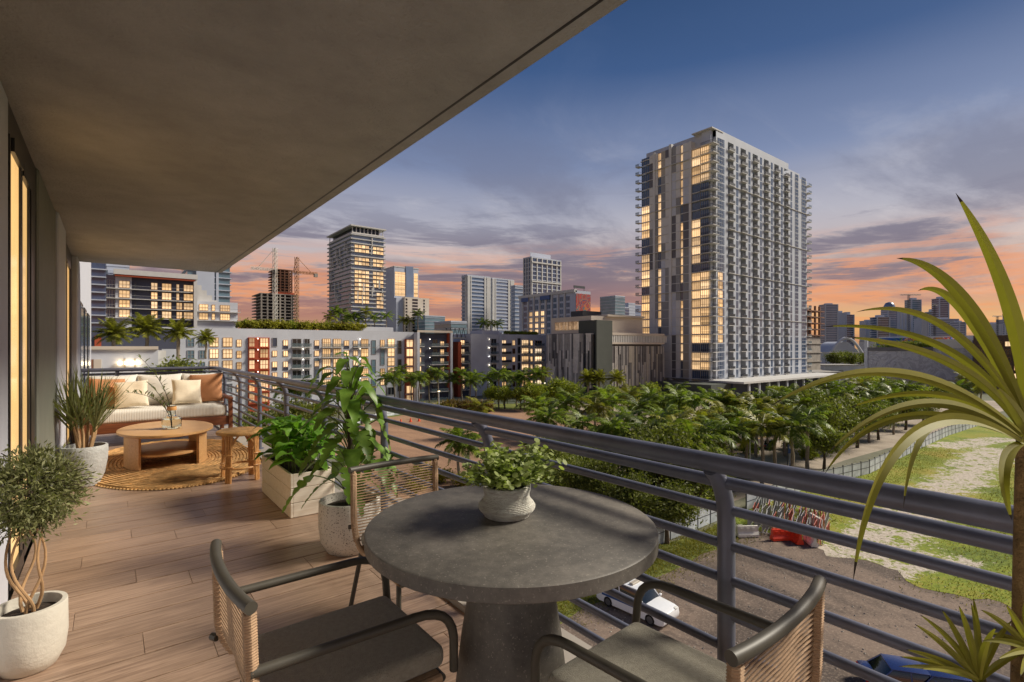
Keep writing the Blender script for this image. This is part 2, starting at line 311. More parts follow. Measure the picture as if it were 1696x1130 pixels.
# ------------------------------------------------------------------ builders
import bmesh
class MB:
    def __init__(s): s.v = []; s.f = []; s.mi = []; s.sm = []
    def add(s, vs, fs, mi=0, smooth=False):
        o = len(s.v); s.v.extend([tuple(map(float, p)) for p in vs])
        for f in fs: s.f.append(tuple(i+o for i in f)); s.mi.append(mi); s.sm.append(smooth)
        return s
    def box(s, x0, x1, y0, y1, z0, z1, mi=0):
        return s.add([(x0,y0,z0),(x1,y0,z0),(x1,y1,z0),(x0,y1,z0),(x0,y0,z1),(x1,y0,z1),(x1,y1,z1),(x0,y1,z1)],
                     [(0,3,2,1),(4,5,6,7),(0,1,5,4),(1,2,6,5),(2,3,7,6),(3,0,4,7)], mi)
    def hexa(s, b, t, mi=0):               # 4 bottom + 4 top corners
        return s.add(list(b)+list(t), [(0,3,2,1),(4,5,6,7),(0,1,5,4),(1,2,6,5),(2,3,7,6),(3,0,4,7)], mi)
    def fb(s, F, a0, a1, z0, z1, d0, d1, mi=0):   # box on a facade: along a, height z, outwards d
        P, q = F; x = [P(a, z, d) for a, z, d in ((a0,z0,d0),(a1,z0,d0),(a1,z0,d1),(a0,z0,d1),(a0,z1,d0),(a1,z1,d0),(a1,z1,d1),(a0,z1,d1))]
        fs = [(0,1,2,3),(4,7,6,5),(0,4,5,1),(1,5,6,2),(2,6,7,3),(3,7,4,0)]
        if q: fs = [tuple(reversed(f)) for f in fs]
        return s.add(x, fs, mi)
    def tube(s, pts, r, n=8, mi=0, smooth=True, caps=True, closed=False):
        pts = [Vector(p) for p in pts]; m = len(pts); rs = r if isinstance(r, (list, tuple)) else [r]*m
        vs = []; prev = None
        for i, p in enumerate(pts):
            if closed: t = pts[(i+1) % m]-pts[i-1]
            else: t = pts[min(i+1, m-1)]-pts[max(i-1, 0)]
            t.normalize()
            if prev is None:
                a = Vector((0, 0, 1)) if abs(t.z) < .9 else Vector((1, 0, 0)); prev = t.cross(a).normalized()
            u = (prev - t*prev.dot(t)).normalized(); w = t.cross(u); prev = u
            for k in range(n):
                an = 2*pi*k/n; vs.append(p+(u*math.cos(an)+w*math.sin(an))*rs[i])
        fs = []
        for i in range(m if closed else m-1):
            j = (i+1) % m
            for k in range(n): fs.append((i*n+k, i*n+(k+1) % n, j*n+(k+1) % n, j*n+k))
        s.add(vs, fs, mi, smooth)
        if caps and not closed:
            o = len(s.v)-m*n
            s.f.append(tuple(o+k for k in reversed(range(n)))); s.mi.append(mi); s.sm.append(False)
            s.f.append(tuple(o+(m-1)*n+k for k in range(n))); s.mi.append(mi); s.sm.append(False)
        return s
    def lathe(s, prof, n=32, c=(0, 0, 0), sx=1, sy=1, mi=0, smooth=True):
        vs = [(c[0]+r*math.cos(2*pi*k/n)*sx, c[1]+r*math.sin(2*pi*k/n)*sy, c[2]+z) for r, z in prof for k in range(n)]
        fs = [(i*n+k, i*n+(k+1) % n, (i+1)*n+(k+1) % n, (i+1)*n+k) for i in range(len(prof)-1) for k in range(n)]
        return s.add(vs, fs, mi, smooth)
    def quads(s, arr, mi=0):               # (N,4,3)
        o = len(s.v); a = arr.reshape(-1, 3); s.v.extend(map(tuple, a.tolist())); n = arr.shape[0]; k = arr.shape[1]
        s.f.extend(tuple(range(o+i*k, o+i*k+k)) for i in range(n)); s.mi.extend([mi]*n); s.sm.extend([False]*n); return s
    def poly(s, pts, z0, z1, mi=0):        # extruded plan polygon
        n = len(pts); vs = [(x, y, z0) for x, y in pts]+[(x, y, z1) for x, y in pts]
        return s.add(vs, [tuple(reversed(range(n))), tuple(range(n, 2*n))]+[(i, (i+1) % n, n+(i+1) % n, n+i) for i in range(n)], mi)
    def sheet(s, pts, z, mi=0): return s.add([(x, y, z) for x, y in pts], [tuple(range(len(pts)))], mi)
    def xform(s, M4): s.v = [tuple(M4 @ Vector(p)) for p in s.v]; return s
    def mesh(s, name, mats, bevel=0, seg=2):
        me = bpy.data.meshes.new(name); me.from_pydata(s.v, [], s.f)
        for m in (mats if isinstance(mats, (list, tuple)) else [mats]): me.materials.append(M[m])
        me.polygons.foreach_set('material_index', s.mi); me.polygons.foreach_set('use_smooth', s.sm)
        if bevel:
            bm = bmesh.new(); bm.from_mesh(me); bmesh.ops.recalc_face_normals(bm, faces=bm.faces)
            es = [e for e in bm.edges if len(e.link_faces) == 2 and e.calc_face_angle(0) > .5]
            bmesh.ops.bevel(bm, geom=es, offset=bevel, segments=seg, profile=.6, affect='EDGES', clamp_overlap=True)
            bm.to_mesh(me); bm.free()
            if seg > 1: me.polygons.foreach_set('use_smooth', [True]*len(me.polygons)); me.set_sharp_from_angle(angle=rad(40))
        if any(s.sm) and not bevel: me.set_sharp_from_angle(angle=rad(42))
        me.update(); return me
    def build(s, name, mats, parent=None, loc=(0, 0, 0), rz=0, bevel=0, seg=2):
        return obj(name, s.mesh(name, mats, bevel, seg), parent, loc, rz)
def obj(name, me, parent=None, loc=(0, 0, 0), rz=0, scale=None):
    o = bpy.data.objects.new(name, me); COL.objects.link(o); o.location = loc
    if rz: o.rotation_euler = (0, 0, rz)
    if scale is not None: o.scale = scale if isinstance(scale, tuple) else (scale,)*3
    if parent is not None: o.parent = parent
    return o
def tag(o, label=None, cat=None, group=None, kind=None):
    for k, v in (('label', label), ('category', cat), ('group', group), ('kind', kind)):
        if v: o[k] = v
    return o
def thing(name, label, cat, loc=(0, 0, 0), rz=0, group=None): return tag(obj(name, None, None, loc, rz), label, cat, group)
def copy_tree(o, parent=None):
    c = o.copy(); COL.objects.link(c); c.parent = parent
    for ch in o.children: copy_tree(ch, c)
    return c
def FS(Y): return (lambda a, z, d: (a, Y-d, z), True)      # facade facing -Y, a runs along +X
def FW(X): return (lambda a, z, d: (X-d, a, z), False)     # facade facing -X, a runs along +Y
def plan(u, w):             # plan position for a bearing (as a column of the photograph) and a distance in depth
    t = (u-848)/848; return (w*(SA+CA*t), w*(CA-SA*t))
def zat(v, w): return EYE+(576-v)*w/848
def gnd(u, v): return plan(u, 15264/(v-576))               # a point of the street level
def ys(u, Y): t = (u-848)/848; return Y*(SA+CA*t)/(CA-SA*t)  # X where bearing u meets the plane Y
def xs(u, X): t = (u-848)/848; return X*(CA-SA*t)/(SA+CA*t)  # Y where bearing u meets the plane X
def V(*a): return Vector(a)
def bez(p0, p1, p2, n):     # quadratic curve
    p0, p1, p2 = Vector(p0), Vector(p1), Vector(p2)
    return [p0*(1-t)**2+p1*2*t*(1-t)+p2*t*t for t in [i/(n-1) for i in range(n)]]
def leaf(mb, path, width, side=None, fold=.25, prof=None, mi=0, splits=None, wave=0):
    """one leaf blade along a path: two rows of quads, folded along the midrib"""
    path = [Vector(p) for p in path]; n = len(path); L = []; R = []; C = []
    for i, p in enumerate(path):
        t = (path[min(i+1, n-1)]-path[max(i-1, 0)]).normalized(); s = i/(n-1)
        sd = Vector(side) if side is not None else Vector((0, 0, 1)).cross(t)
        sd = sd-t*sd.dot(t)
        if sd.length < 1e-4: sd = Vector((1, 0, 0))
        sd.normalize(); up = t.cross(sd)
        if up.z < 0: up = -up
        k = prof(s) if prof else math.sin(pi*min(1, s*.93+.05))**.8
        hw = width*.5*k
        if splits and i % 2 == 1 and .15 < s < .9: hw *= splits
        w1 = wave*hw*math.sin(s*11+path[0].x*60); w2 = wave*hw*math.sin(s*10+path[0].y*70+2)
        C.append(p); L.append(p-sd*hw+up*(hw*fold+w1)); R.append(p+sd*hw+up*(hw*fold+w2))
    vs = L+C+R; fs = [(i, n+i, n+i+1, i+1) for i in range(n-1)]+[(n+i, 2*n+i, 2*n+i+1, n+i+1) for i in range(n-1)]
    mb.add(vs, fs, mi, True)
def leafcloud(mb, c, r, n, size, clumps=24, spread=.34, mi=0, rng=RNG, flat=1.0, aspect=2.2, shell=.55):
    """leaf-sized quads gathered in clumps through an ellipsoid, with gaps between them"""
    d = rng.normal(size=(clumps, 3)); d /= np.linalg.norm(d, axis=1)[:, None]
    cc = d*(shell+(1-shell)*rng.random((clumps, 1)))*.82
    cc = np.vstack([cc, d[:max(2, clumps//4)]*.25])
    idx = rng.integers(0, len(cc), n); p = cc[idx]+rng.normal(size=(n, 3))*spread*(.5+.5*rng.random((n, 1)))
    p = p*np.array(r)+np.array(c)
    nr = rng.normal(size=(n, 3))+np.array([0, 0, .7*flat]); nr /= np.linalg.norm(nr, axis=1)[:, None]
    a = rng.normal(size=(n, 3)); a -= nr*(a*nr).sum(1)[:, None]; a /= np.linalg.norm(a, axis=1)[:, None]; b = np.cross(nr, a)
    sz = size*(.6+.8*rng.random((n, 1))); a *= sz*.5; b *= sz*.5/aspect
    mb.quads(np.stack([p-a, p-b*.9+a*.1, p+a, p+b], 1), mi)

# ------------------------------------------------------------------ ground
def _ground(T, p):
    g = T.add('ShaderNodeNewGeometry').outputs['Position']
    n = T.noise(g, .018, 6, .6); m = T.noise(g, .4, 5, .6)
    c = T.ramp(n, [(.35, srgb(120, 116, 106)), (.5, srgb(104, 108, 84)), (.62, srgb(86, 96, 62))])
    T.l.new(T.mix(.35, c, T.ramp(m, [(.3, srgb(84, 82, 70)), (.7, srgb(150, 142, 124))])), p.inputs['Base Color'])
custom('ground', _ground, Roughness=.95)
def _dirt(lo, hi, speck, sc=.35):
    def f(T, p):
        g = T.add('ShaderNodeNewGeometry').outputs['Position']
        n = T.noise(T.mapped(g, (1, .45, 1), (0, 0, rad(24))), sc*.35, 7, .66, .6); m = T.noise(g, 5.5, 6, .75); s = T.noise(g, 1.1, 4, .6)
        c = T.ramp(n, [(.40, lo), (.58, hi)])
        c = T.mix(T.math('MULTIPLY', T.ramp(m, [(.50, (0, 0, 0)), (.66, (1, 1, 1))]), .6), c, speck)
        c = T.mix(T.math('MULTIPLY', T.ramp(s, [(.56, (0, 0, 0)), (.64, (1, 1, 1))]), .5), c, lo)
        T.l.new(c, p.inputs['Base Color'])
        T.l.new(T.add('ShaderNodeBump', {'Height': m, 'Strength': .35, 'Distance': .05}).outputs[0], p.inputs['Normal'])
    return f
custom('asphalt_worn', _dirt(srgb(80, 68, 60), srgb(126, 108, 94), srgb(166, 148, 130), .5), Roughness=.9)
custom('brown_lot', _dirt(srgb(132, 100, 76), srgb(168, 130, 100), srgb(196, 160, 128), .25), Roughness=.92)
custom('road_pale', _dirt(srgb(150, 136, 120), srgb(178, 164, 146), srgb(120, 108, 96), .3), Roughness=.9)
custom('grass_ground', _dirt(srgb(66, 84, 30), srgb(118, 124, 46), srgb(150, 138, 84), 1.6), Roughness=.95)
def _field(T, p):
    g = T.add('ShaderNodeNewGeometry').outputs['Position']; at = T.add('ShaderNodeAttribute', attribute_name='sandy').outputs['Fac']
    n = T.noise(g, .55, 8, .72, .4); m = T.noise(g, 2.6, 6, .75); k = T.noise(g, .16, 4)
    f = T.math('ADD', at, T.math('MULTIPLY', T.math('SUBTRACT', n, .5), 2.6))
    f = T.ramp(T.math('ADD', f, T.math('MULTIPLY', T.math('SUBTRACT', m, .5), 1.5)), [(.42, (0, 0, 0)), (.58, (1, 1, 1))])
    grass = T.ramp(T.math('ADD', T.math('MULTIPLY', k, .5), T.math('MULTIPLY', m, .5)), [(.36, srgb(76, 96, 24)), (.5, srgb(128, 140, 34)), (.66, srgb(166, 142, 62))])
    sand = T.ramp(m, [(.3, srgb(150, 134, 116)), (.52, srgb(192, 180, 164)), (.7, srgb(218, 208, 194))])
    T.l.new(T.mix(f, grass, sand), p.inputs['Base Color'])
    T.l.new(T.add('ShaderNodeBump', {'Height': m, 'Strength': .6, 'Distance': .12}).outputs[0], p.inputs['Normal'])
custom('field', _field, Roughness=.95)
tag(MB().sheet([(-3000, -3000), (5000, -3000), (5000, 5000), (-3000, 5000)], G).build('ground', 'ground'), kind='structure')
def patch(name, m, pts, lift, wob=0):
    out = []
    for i, (a, b) in enumerate(zip(pts, pts[1:]+pts[:1])):
        n = max(1, int(math.hypot(b[0]-a[0], b[1]-a[1])/2.5)) if wob else 1
        for k in range(n):
            t = k/n; out.append((a[0]+(b[0]-a[0])*t+random.uniform(-wob, wob), a[1]+(b[1]-a[1])*t+random.uniform(-wob, wob)))
    return tag(MB().sheet(out, G+lift).build(name, m), kind='structure')
# the empty lot this side of the street, the street itself, and the brown lot across
patch('pavement', 'road_pale', [plan(560, 62), plan(900, 42), plan(1110, 52), plan(1400, 82), plan(1580, 112), plan(1700, 170), plan(1400, 190), plan(1000, 175), plan(850, 185), plan(700, 165), plan(600, 120)], .004)
patch('street', 'asphalt_worn', [gnd(930, 830), gnd(1040, 800), gnd(1200, 760), gnd(1330, 720), gnd(1460, 690), gnd(1445, 676), gnd(1290, 706), gnd(1160, 738), gnd(1010, 768), gnd(900, 800)], .010)
patch('brown_lot', 'brown_lot', [gnd(560, 790), gnd(560, 715), gnd(640, 688), gnd(760, 672), gnd(880, 676), gnd(1010, 700), gnd(1000, 745), gnd(900, 800), gnd(760, 850)], .008, .8)
patch('verge', 'grass_ground', [gnd(560, 706), gnd(640, 682), gnd(760, 668), gnd(880, 668), gnd(940, 682), gnd(880, 679), gnd(760, 676), gnd(640, 692), gnd(560, 716)], .012, .5)
patch('lawn', 'grass_ground', [gnd(905, 690), gnd(960, 684), gnd(985, 694), gnd(930, 702)], .014, .5)
patch('lawn', 'grass_ground', [gnd(870, 700), gnd(930, 712), gnd(915, 722), gnd(860, 712)], .014, .5)
patch('lawn', 'grass_ground', [gnd(1000, 720), gnd(1060, 712), gnd(1075, 730), gnd(1010, 738)], .014, .5)
patch('asphalt_lot', 'asphalt_worn', [(8, -14), (70, -14), gnd(1696, 985), gnd(1500, 945), gnd(1400, 905), gnd(1330, 880), gnd(1215, 872), gnd(1120, 905), gnd(930, 980), (16, 40), (8, 40)], .006, .3)
patch('verge', 'grass_ground', [gnd(905, 985), gnd(1010, 945), gnd(1190, 868), gnd(1215, 862), gnd(1215, 905), gnd(1130, 935), gnd(1010, 985), gnd(925, 1030)], .016, .6)
# the weedy field along the fence: sandy tracks through rough grass
def field():
    a, b, c, d = [Vector(p) for p in (gnd(1205, 858), gnd(1640, 690), (190, -6), (46, -10))]
    nx, ny = 110, 60; vs = []; sand = []
    tracks = [([gnd(1330, 940), gnd(1440, 900), gnd(1500, 860), gnd(1530, 822), gnd(1600, 790), gnd(1640, 745)], 3.0),
              ([gnd(1440, 930), gnd(1560, 930)], 2.5), ([gnd(1640, 760), gnd(1760, 735)], 3), ([gnd(1560, 740), gnd(1660, 728)], 2.5), ([gnd(1390, 840), gnd(1460, 860)], 2)]
    for j in range(ny+1):
        for i in range(nx+1):
            s, t = i/nx, j/ny; q = (a*(1-s)+b*s)*(1-t)+(d*(1-s)+c*s)*t
            jit = max(0, 1-s*12); q = q+Vector((jit*(.9*math.sin(j*.55+2)+.4*math.sin(j*1.35)), jit*.5*math.sin(j*.8)))
            vs.append((q.x, q.y, G+.022+.012*math.sin(q.x*.7)*math.sin(q.y*.5)*(1-jit))); m = -.04
            for pts, wd in tracks:
                for p0, p1 in zip(pts, pts[1:]):
                    p0, p1 = Vector(p0), Vector(p1); e = p1-p0; k = max(0, min(1, (q-p0).dot(e)/e.length_squared))
                    m = max(m, min(.62, 1.0-((q-(p0+e*k)).length/wd)*.62))
            sand.append(m)
    mb = MB().add(vs, [(j*(nx+1)+i, j*(nx+1)+i+1, (j+1)*(nx+1)+i+1, (j+1)*(nx+1)+i) for j in range(ny) for i in range(nx)], 0, True)
    o = tag(mb.build('field', 'field'), kind='structure')
    at = o.data.attributes.new('sandy', 'FLOAT', 'POINT'); at.data.foreach_set('value', sand)
    # rough tufts standing on the grass
    keep = [p for p, m in zip(vs, sand) if m < .2 and math.hypot(p[0], p[1]) < 120]
    base = np.array(keep)[RNG.integers(0, len(keep), 60000)]+np.c_[RNG.normal(size=(60000, 2))*.7, np.zeros(60000)]
    v0, v1 = np.array(gnd(905, 1008)), np.array(gnd(1212, 876)); t = RNG.random((14000, 1)); nv = np.array([-(v1-v0)[1], (v1-v0)[0]])/np.linalg.norm(v1-v0)
    base[:14000, :2] = v0+(v1-v0)*t+nv*RNG.normal(size=(14000, 1))*1.3; base[:14000, 2] = G+.018
    an = RNG.random(60000)*2*pi; dx = np.c_[np.cos(an), np.sin(an), np.zeros(60000)]*(.012+.03*RNG.random((60000, 1)))
    up = np.c_[RNG.normal(size=(60000, 2))*.12, .06+.18*RNG.random(60000)]
    tag(MB().quads(np.stack([base-dx, base+dx, base+up], 1)).build('grass', 'grass_blades'), 'rough yellow green grass growing over the vacant field by the fence', 'grass', kind='stuff')
def gravel():       # loose stones on the worn asphalt lot and the sandy tracks
    n = 9000; p = np.c_[8+62*RNG.random(n), -8+48*RNG.random(n), np.full(n, G+.02)]; r = .02+.07*RNG.random((n, 1))**3; an = RNG.random(n)*6.28
    a = np.c_[np.cos(an), np.sin(an), np.zeros(n)]*r; b = np.c_[-np.sin(an), np.cos(an), np.zeros(n)]*r*.7; t = np.c_[np.zeros((n, 2)), r*.8]
    q = MB(); 
    for k0, k1 in ((a, b), (b, -a), (-a, -b), (-b, a)): q.quads(np.stack([p+k0, p+k1, p+t], 1))
    tag(q.build('gravel', 'kerb'), 'loose pale stones scattered over the worn asphalt lot', 'gravel', kind='stuff')
gravel()
foliage('grass_blades', (.08, .09, .01), (.28, .23, .03), .3, .8, scale=.3)
field()

# ------------------------------------------------------------------ the balcony itself
RX, BX, WX, END = 1.55, 1.65, -.45, 11.1      # top rail, lower bars, house wall, far end
fl = tag(MB().box(WX, 1.82, -2.2, END+.16, -.26, -.012).build('balcony_floor', 'concrete'), kind='structure')
pw, pl, gap, gx = .235, 1.2, .0055, .0009
pm = MB().box(gx, pl-gx, gap, pw-gap, -.012, 0).mesh('plank', 'plank', .0015, 1)
cut = {}
y = -2.2; r = 0
while y < END:
    x = WX-[.9, .35, .62, .1][r % 4]
    while x < 1.52:
        x0, x1 = max(x, WX), min(x+pl, 1.52)
        if x1-x0 > .02:
            k = (round(x1-x0, 3))
            if k not in cut: cut[k] = pm if abs(k-pl) < .002 else MB().box(gx, k-gx, gap, pw-gap, -.012, 0).mesh('plank', 'plank', .0015, 1)
            obj('plank', cut[k], fl, (x0, y, 0))
        x += pl
    y += pw; r += 1
MB().box(1.522, 1.80, -2.2, END+.15, -.012, .03).build('edge_kerb', 'concrete', fl, bevel=.006, seg=1)
CEIL = EYE+1.405
sl = tag(MB().box(WX-.31, 1.66, -2.2, 10.95, CEIL, CEIL+.24).build('ceiling', 'plaster', bevel=.012, seg=1), kind='structure')
MB().box(1.555, 1.568, -2.2, 10.94, CEIL-.003, CEIL+.001).build('drip_groove', 'frame_dark', sl)
MB().box(WX, 1.66, -2.2, 10.95, CEIL+3.1, CEIL+3.34).build('slab_above', 'plaster', sl)

# the apartment house the balcony belongs to: piers, sliding doors, the wall running on beyond the balcony
hb = thing('apartment_house', 'pale apartment house wall with tall sliding glass doors along the balcony', 'building', (WX, 5, G))
def hp(mb, name, m, **k): return mb.build(name, m, hb, (-WX, -5, -G), **k)
hp(MB().box(-14, WX-.32, -12, 20.4, G, 12), 'wall', 'paint_white')
hp(MB().box(WX-.32, WX+.0, -2.2, 4.02, .02, CEIL), 'pier', 'paint_white', bevel=.01, seg=1)
hp(MB().box(WX-.32, WX+.012, 5.45, 7.05, .002, CEIL), 'pier', 'paint_olive', bevel=.012, seg=1)
hp(MB().box(WX-.32, WX+.035, 7.052, 8.15, .002, CEIL), 'pier', 'paint_white', bevel=.012, seg=1)
hp(MB().box(WX-.32, WX+.06, 10.3, 11.3, .002, CEIL), 'pier', 'paint_white', bevel=.012, seg=1)
hp(MB().box(WX-.32, WX+.0, 11.3, 20.3, G, CEIL+6), 'wall_wing', 'paint_white')
hp(MB().box(WX-.32, WX+.02, -12, -2.25, G, CEIL+8), 'wall_wing', 'paint_white')
hp(MB().box(WX-.32, 1.9, -12, 11.0, G, -.3), 'wall_below', 'paint_white')
for a, b, z0, z1 in ((12.2, 13.4, 0, 2.3), (14.2, 15.4, 0, 2.3), (16.4, 17.8, 0, 2.3), (12.2, 13.4, -3, -.8), (14.2, 15.4, -3, -.8), (16.4, 17.8, -3, -.8)):
    w = hp(MB().box(WX-.02, WX+.03, a, b, z0, z1), 'window', 'frame_dark')
    obj('pane', MB().box(WX+.026, WX+.036, a+.06, b-.06, z0+.06, z1-.06).mesh('pane', 'blue_glass'), w)
def sliding_door(y0, y1, n):
    d = hp(MB().box(WX-.25, WX-.006, y0, y0+.06, .02, CEIL-.18).box(WX-.25, WX-.006, y1-.28, y1, .02, CEIL-.18)
           .box(WX-.25, WX-.006, y0, y1, CEIL-.18, CEIL).box(WX-.25, WX-.02, y0, y1, .002, .05), 'door', 'frame_dark')
    for k in range(n):
        a = y0+.06+(y1-y0-.34)*k/n; b = y0+.06+(y1-y0-.34)*(k+1)/n; xo = WX-.012-.012*(k % 2)
        f = MB().box(xo-.02, xo+.012, a, a+.04, .05, CEIL-.18).box(xo-.02, xo+.012, b-.11, b, .05, CEIL-.18).box(xo-.02, xo+.025, a+.07, b-.07, .05, .14).box(xo-.02, xo+.025, a+.07, b-.07, CEIL-.26, CEIL-.18)
        obj('door_frame', f.mesh('door_frame', 'frame_dark'), d)
        obj('pane', MB().box(xo-.004, xo+.004, a+.04, b-.11, .14, CEIL-.26).mesh('pane', 'door_glow'), d)
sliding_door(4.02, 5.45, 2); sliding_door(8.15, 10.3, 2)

# ------------------------------------------------------------------ railing
rl = thing('balcony_railing', 'dark grey metal balcony railing with round bars and bent posts', 'railing', (BX, 0, 0))
def rp(mb, name): return mb.build(name, 'steel_rail', rl, (-BX, 0, 0))
RZ = EYE-.375
RY0 = -2.1
corner = lambda x0, e, z, rr=.16: [(x0, RY0, z)]+[(x0, yy, z) for yy in (2, 6, e-rr)]+[(x0-rr+rr*math.cos(t), e-rr+rr*math.sin(t), z) for t in [pi/2*k/6 for k in range(1, 7)]]+[(WX+.08, e, z)]
rp(MB().tube(corner(RX, END-.1, RZ), .031, 14), 'top_rail')
BZ = [RZ-.075, RZ-.175, RZ-.295, RZ-.412, RZ-.529, RZ-.646, RZ-.763, RZ-.88]
rp(MB().tube(corner(BX-.035, END-.035, BZ[0]), .021, 10), 'bar')
for z in BZ[1:]: rp(MB().tube(corner(BX, END, z), .0165, 10), 'bar')
pst = MB().tube([(0, 0, .03), (0, 0, RZ-.24)]+[tuple(p) for p in bez((0, 0, RZ-.22), (0, 0, RZ-.09), (-.095, 0, RZ-.02), 7)], .029, 12).lathe([(0, .042), (.055, .042), (.055, .03)], 16).mesh('post', 'steel_rail')
for k in range(-2, 8): obj('post', pst, rl, (0, .92+1.38*k, 0))
for x in (1.0, .1):
    obj('post', pst, rl, (x-BX, END, 0), pi/2)

# ------------------------------------------------------------------ furniture on the balcony
def pillow_mesh(name, m, w, h, t, n=18, seed=1):
    rg = random.Random(seed); vs = []; fs = []
    ph = [rg.uniform(0, 6) for _ in range(4)]
    for sgn in (1, -1):
        for j in range(n+1):
            for i in range(n+1):
                u, v = i/n*2-1, j/n*2-1
                e = (1-u**4)*(1-v**4); pin = 1-.07*(1-abs(v)**2)*abs(u)**3; pin2 = 1-.07*(1-abs(u)**2)*abs(v)**3
                wr = .012*math.sin(4*u+ph[0]+2*v)*e+.008*math.sin(7*v+ph[1]-3*u)*e
                vs.append((u*w/2*pin, sgn*(t/2*max(e, 0)**.42+wr*.6), v*h/2*pin2))
    N = (n+1)**2
    for s in (0, 1):
        for j in range(n):
            for i in range(n):
                a = s*N+j*(n+1)+i; q = (a, a+1, a+n+2, a+n+1); fs.append(q if s == 1 else q[::-1])
    mb = MB().add(vs, fs, 0, True)
    return mb.mesh(name, m)
# sofa across the far end
sf = thing('sofa', 'long walnut framed sofa with pale ribbed seat cushion at the balcony end', 'sofa', (.62, 9.85, 0))
def so(mb, name, m, **k): return mb.build(name, m, sf, **k)
SW = .93
so(MB().box(-SW, SW, -.45, -.41, .2, .34), 'front_rail', 'walnut', bevel=.006)
so(MB().box(-SW+.04, SW-.04, -.409, .42, .26, .33), 'seat_base', 'walnut', bevel=.006)
so(MB().box(-SW, SW, .42, .46, .2, .86), 'back_panel', 'walnut', bevel=.006)
for s in (-1, 1):
    x = s*(SW-.001)
    so(MB().box(x-.035, x+.035, -.47, .40, .60, .64), 'armrest', 'walnut', bevel=.008)
    for yy in (-.47, .34): so(MB().box(x-.03, x+.03, yy, yy+.06, 0, .598), 'leg', 'walnut', bevel=.006)
cu = MB(); cu.box(-SW+.045, SW-.045, -.44, .38, .335, .525); so(cu, 'seat_cushion', 'cushion_ribbed', bevel=.06, seg=5)
for k in range(3):
    x0 = -SW+.05+k*.6
    o = obj('back_cushion', pillow_mesh('back_cushion', 'cushion', .62, .52, .24, seed=k), sf, (x0+.30, .26, .76)); o.rotation_euler = (rad(-9), 0, rad(random.uniform(-2, 2)))
def pil(name, label, m, x, y, z, s, rz, tilt, roll, seed):
    o = obj(name, pillow_mesh(name, m, s, s, .17, seed=seed), None, (x, y, z)); o.rotation_euler = (rad(tilt), rad(roll), rad(rz)); tag(o, label, 'pillow')
pil('throw_pillow', 'tan throw pillow on sofa behind the spiky potted plant', 'pillow_tan', -.02, 9.93, .755, .47, 14, -20, 3, 11)
pil('throw_pillow', 'cream throw pillow leaning on tan pillow near the spiky potted plant', 'pillow_cream', .26, 9.74, .735, .43, -6, -24, -4, 12)
pil('throw_pillow', 'cream throw pillow leaning on tan pillow near the railing corner', 'pillow_cream', .98, 9.76, .735, .42, 6, -24, 3, 13)
pil('throw_pillow', 'tan throw pillow on sofa against the armrest by the railing', 'pillow_tan', 1.27, 9.93, .77, .50, -16, -18, -3, 14)

# braided jute rug: rings of cord laid side by side
rg = thing('jute_rug', 'round braided jute rug with scalloped edge under the wooden coffee table', 'rug', (.66, 7.85, 0))
MB().lathe([(0, .006), (1, .006), (1, .001), (0, .001)], 64, sx=.9, sy=1.55).build('backing', 'jute', rg)
NR = 24
for k in range(NR):
    f = (k+.8)/NR; n = 40+int(80*f)
    MB().tube([(.93*f*math.cos(2*pi*i/n), 1.60*f*math.sin(2*pi*i/n), .009+.0025*math.sin(i*2.4+k)) for i in range(n)], .0235, 6, closed=True).build('braid', 'jute', rg)
sc = MB()
for i in range(170):
    a = 2*pi*i/170; sc.add([(.955*math.cos(a)+.016*math.cos(b)*math.cos(c), 1.625*math.sin(a)+.022*math.sin(b)*math.cos(c), .008+.010*math.sin(c)) for c in (0, 1.2) for b in [k*pi/3 for k in range(6)]],
                           [(k, (k+1) % 6, 6+(k+1) % 6, 6+k) for k in range(6)]+[(6, 7, 8, 9, 10, 11)], 0, True)
tag(sc.build('scalloped_edge', 'jute', rg), kind='stuff')

# coffee table: oval top, two curved end legs, shelf
ct = thing('coffee_table', 'oval light oak coffee table with shelf on the jute rug', 'table', (.56, 7.72, .03))
MB().lathe([(0, .42), (.97, .42), (1, .414), (1, .39), (.96, .378), (.90, .372), (0, .372)], 64, sx=.5, sy=.70).build('table_top', 'oak', ct, rz=0)
MB().lathe([(0, .165), (.98, .165), (1, .16), (1, .14), (.98, .135), (0, .135)], 48, sx=.40, sy=.50).build('shelf', 'oak', ct)
for s in (0, 1):
    mb = MB(); n = 14; vs = []
    for z in (0, .373):
        for r in (.0, .035):
            for i in range(n+1):
                a = pi+s*pi-.80+1.6*i/n; vs.append(((.43-r)*math.cos(a), (.60-r)*math.sin(a), z))
    k = n+1; fs = []
    for i in range(n):
        fs += [(i, i+1, 2*k+i+1, 2*k+i), (k+i+1, k+i, 3*k+i, 3*k+i+1), (2*k+i, 2*k+i+1, 3*k+i+1, 3*k+i), (i+1, i, k+i, k+i+1)]
    fs += [(0, 2*k, 3*k, k), (n, k+n, 3*k+n, 2*k+n)]
    mb.add(vs, fs).build('leg', 'oak', ct)
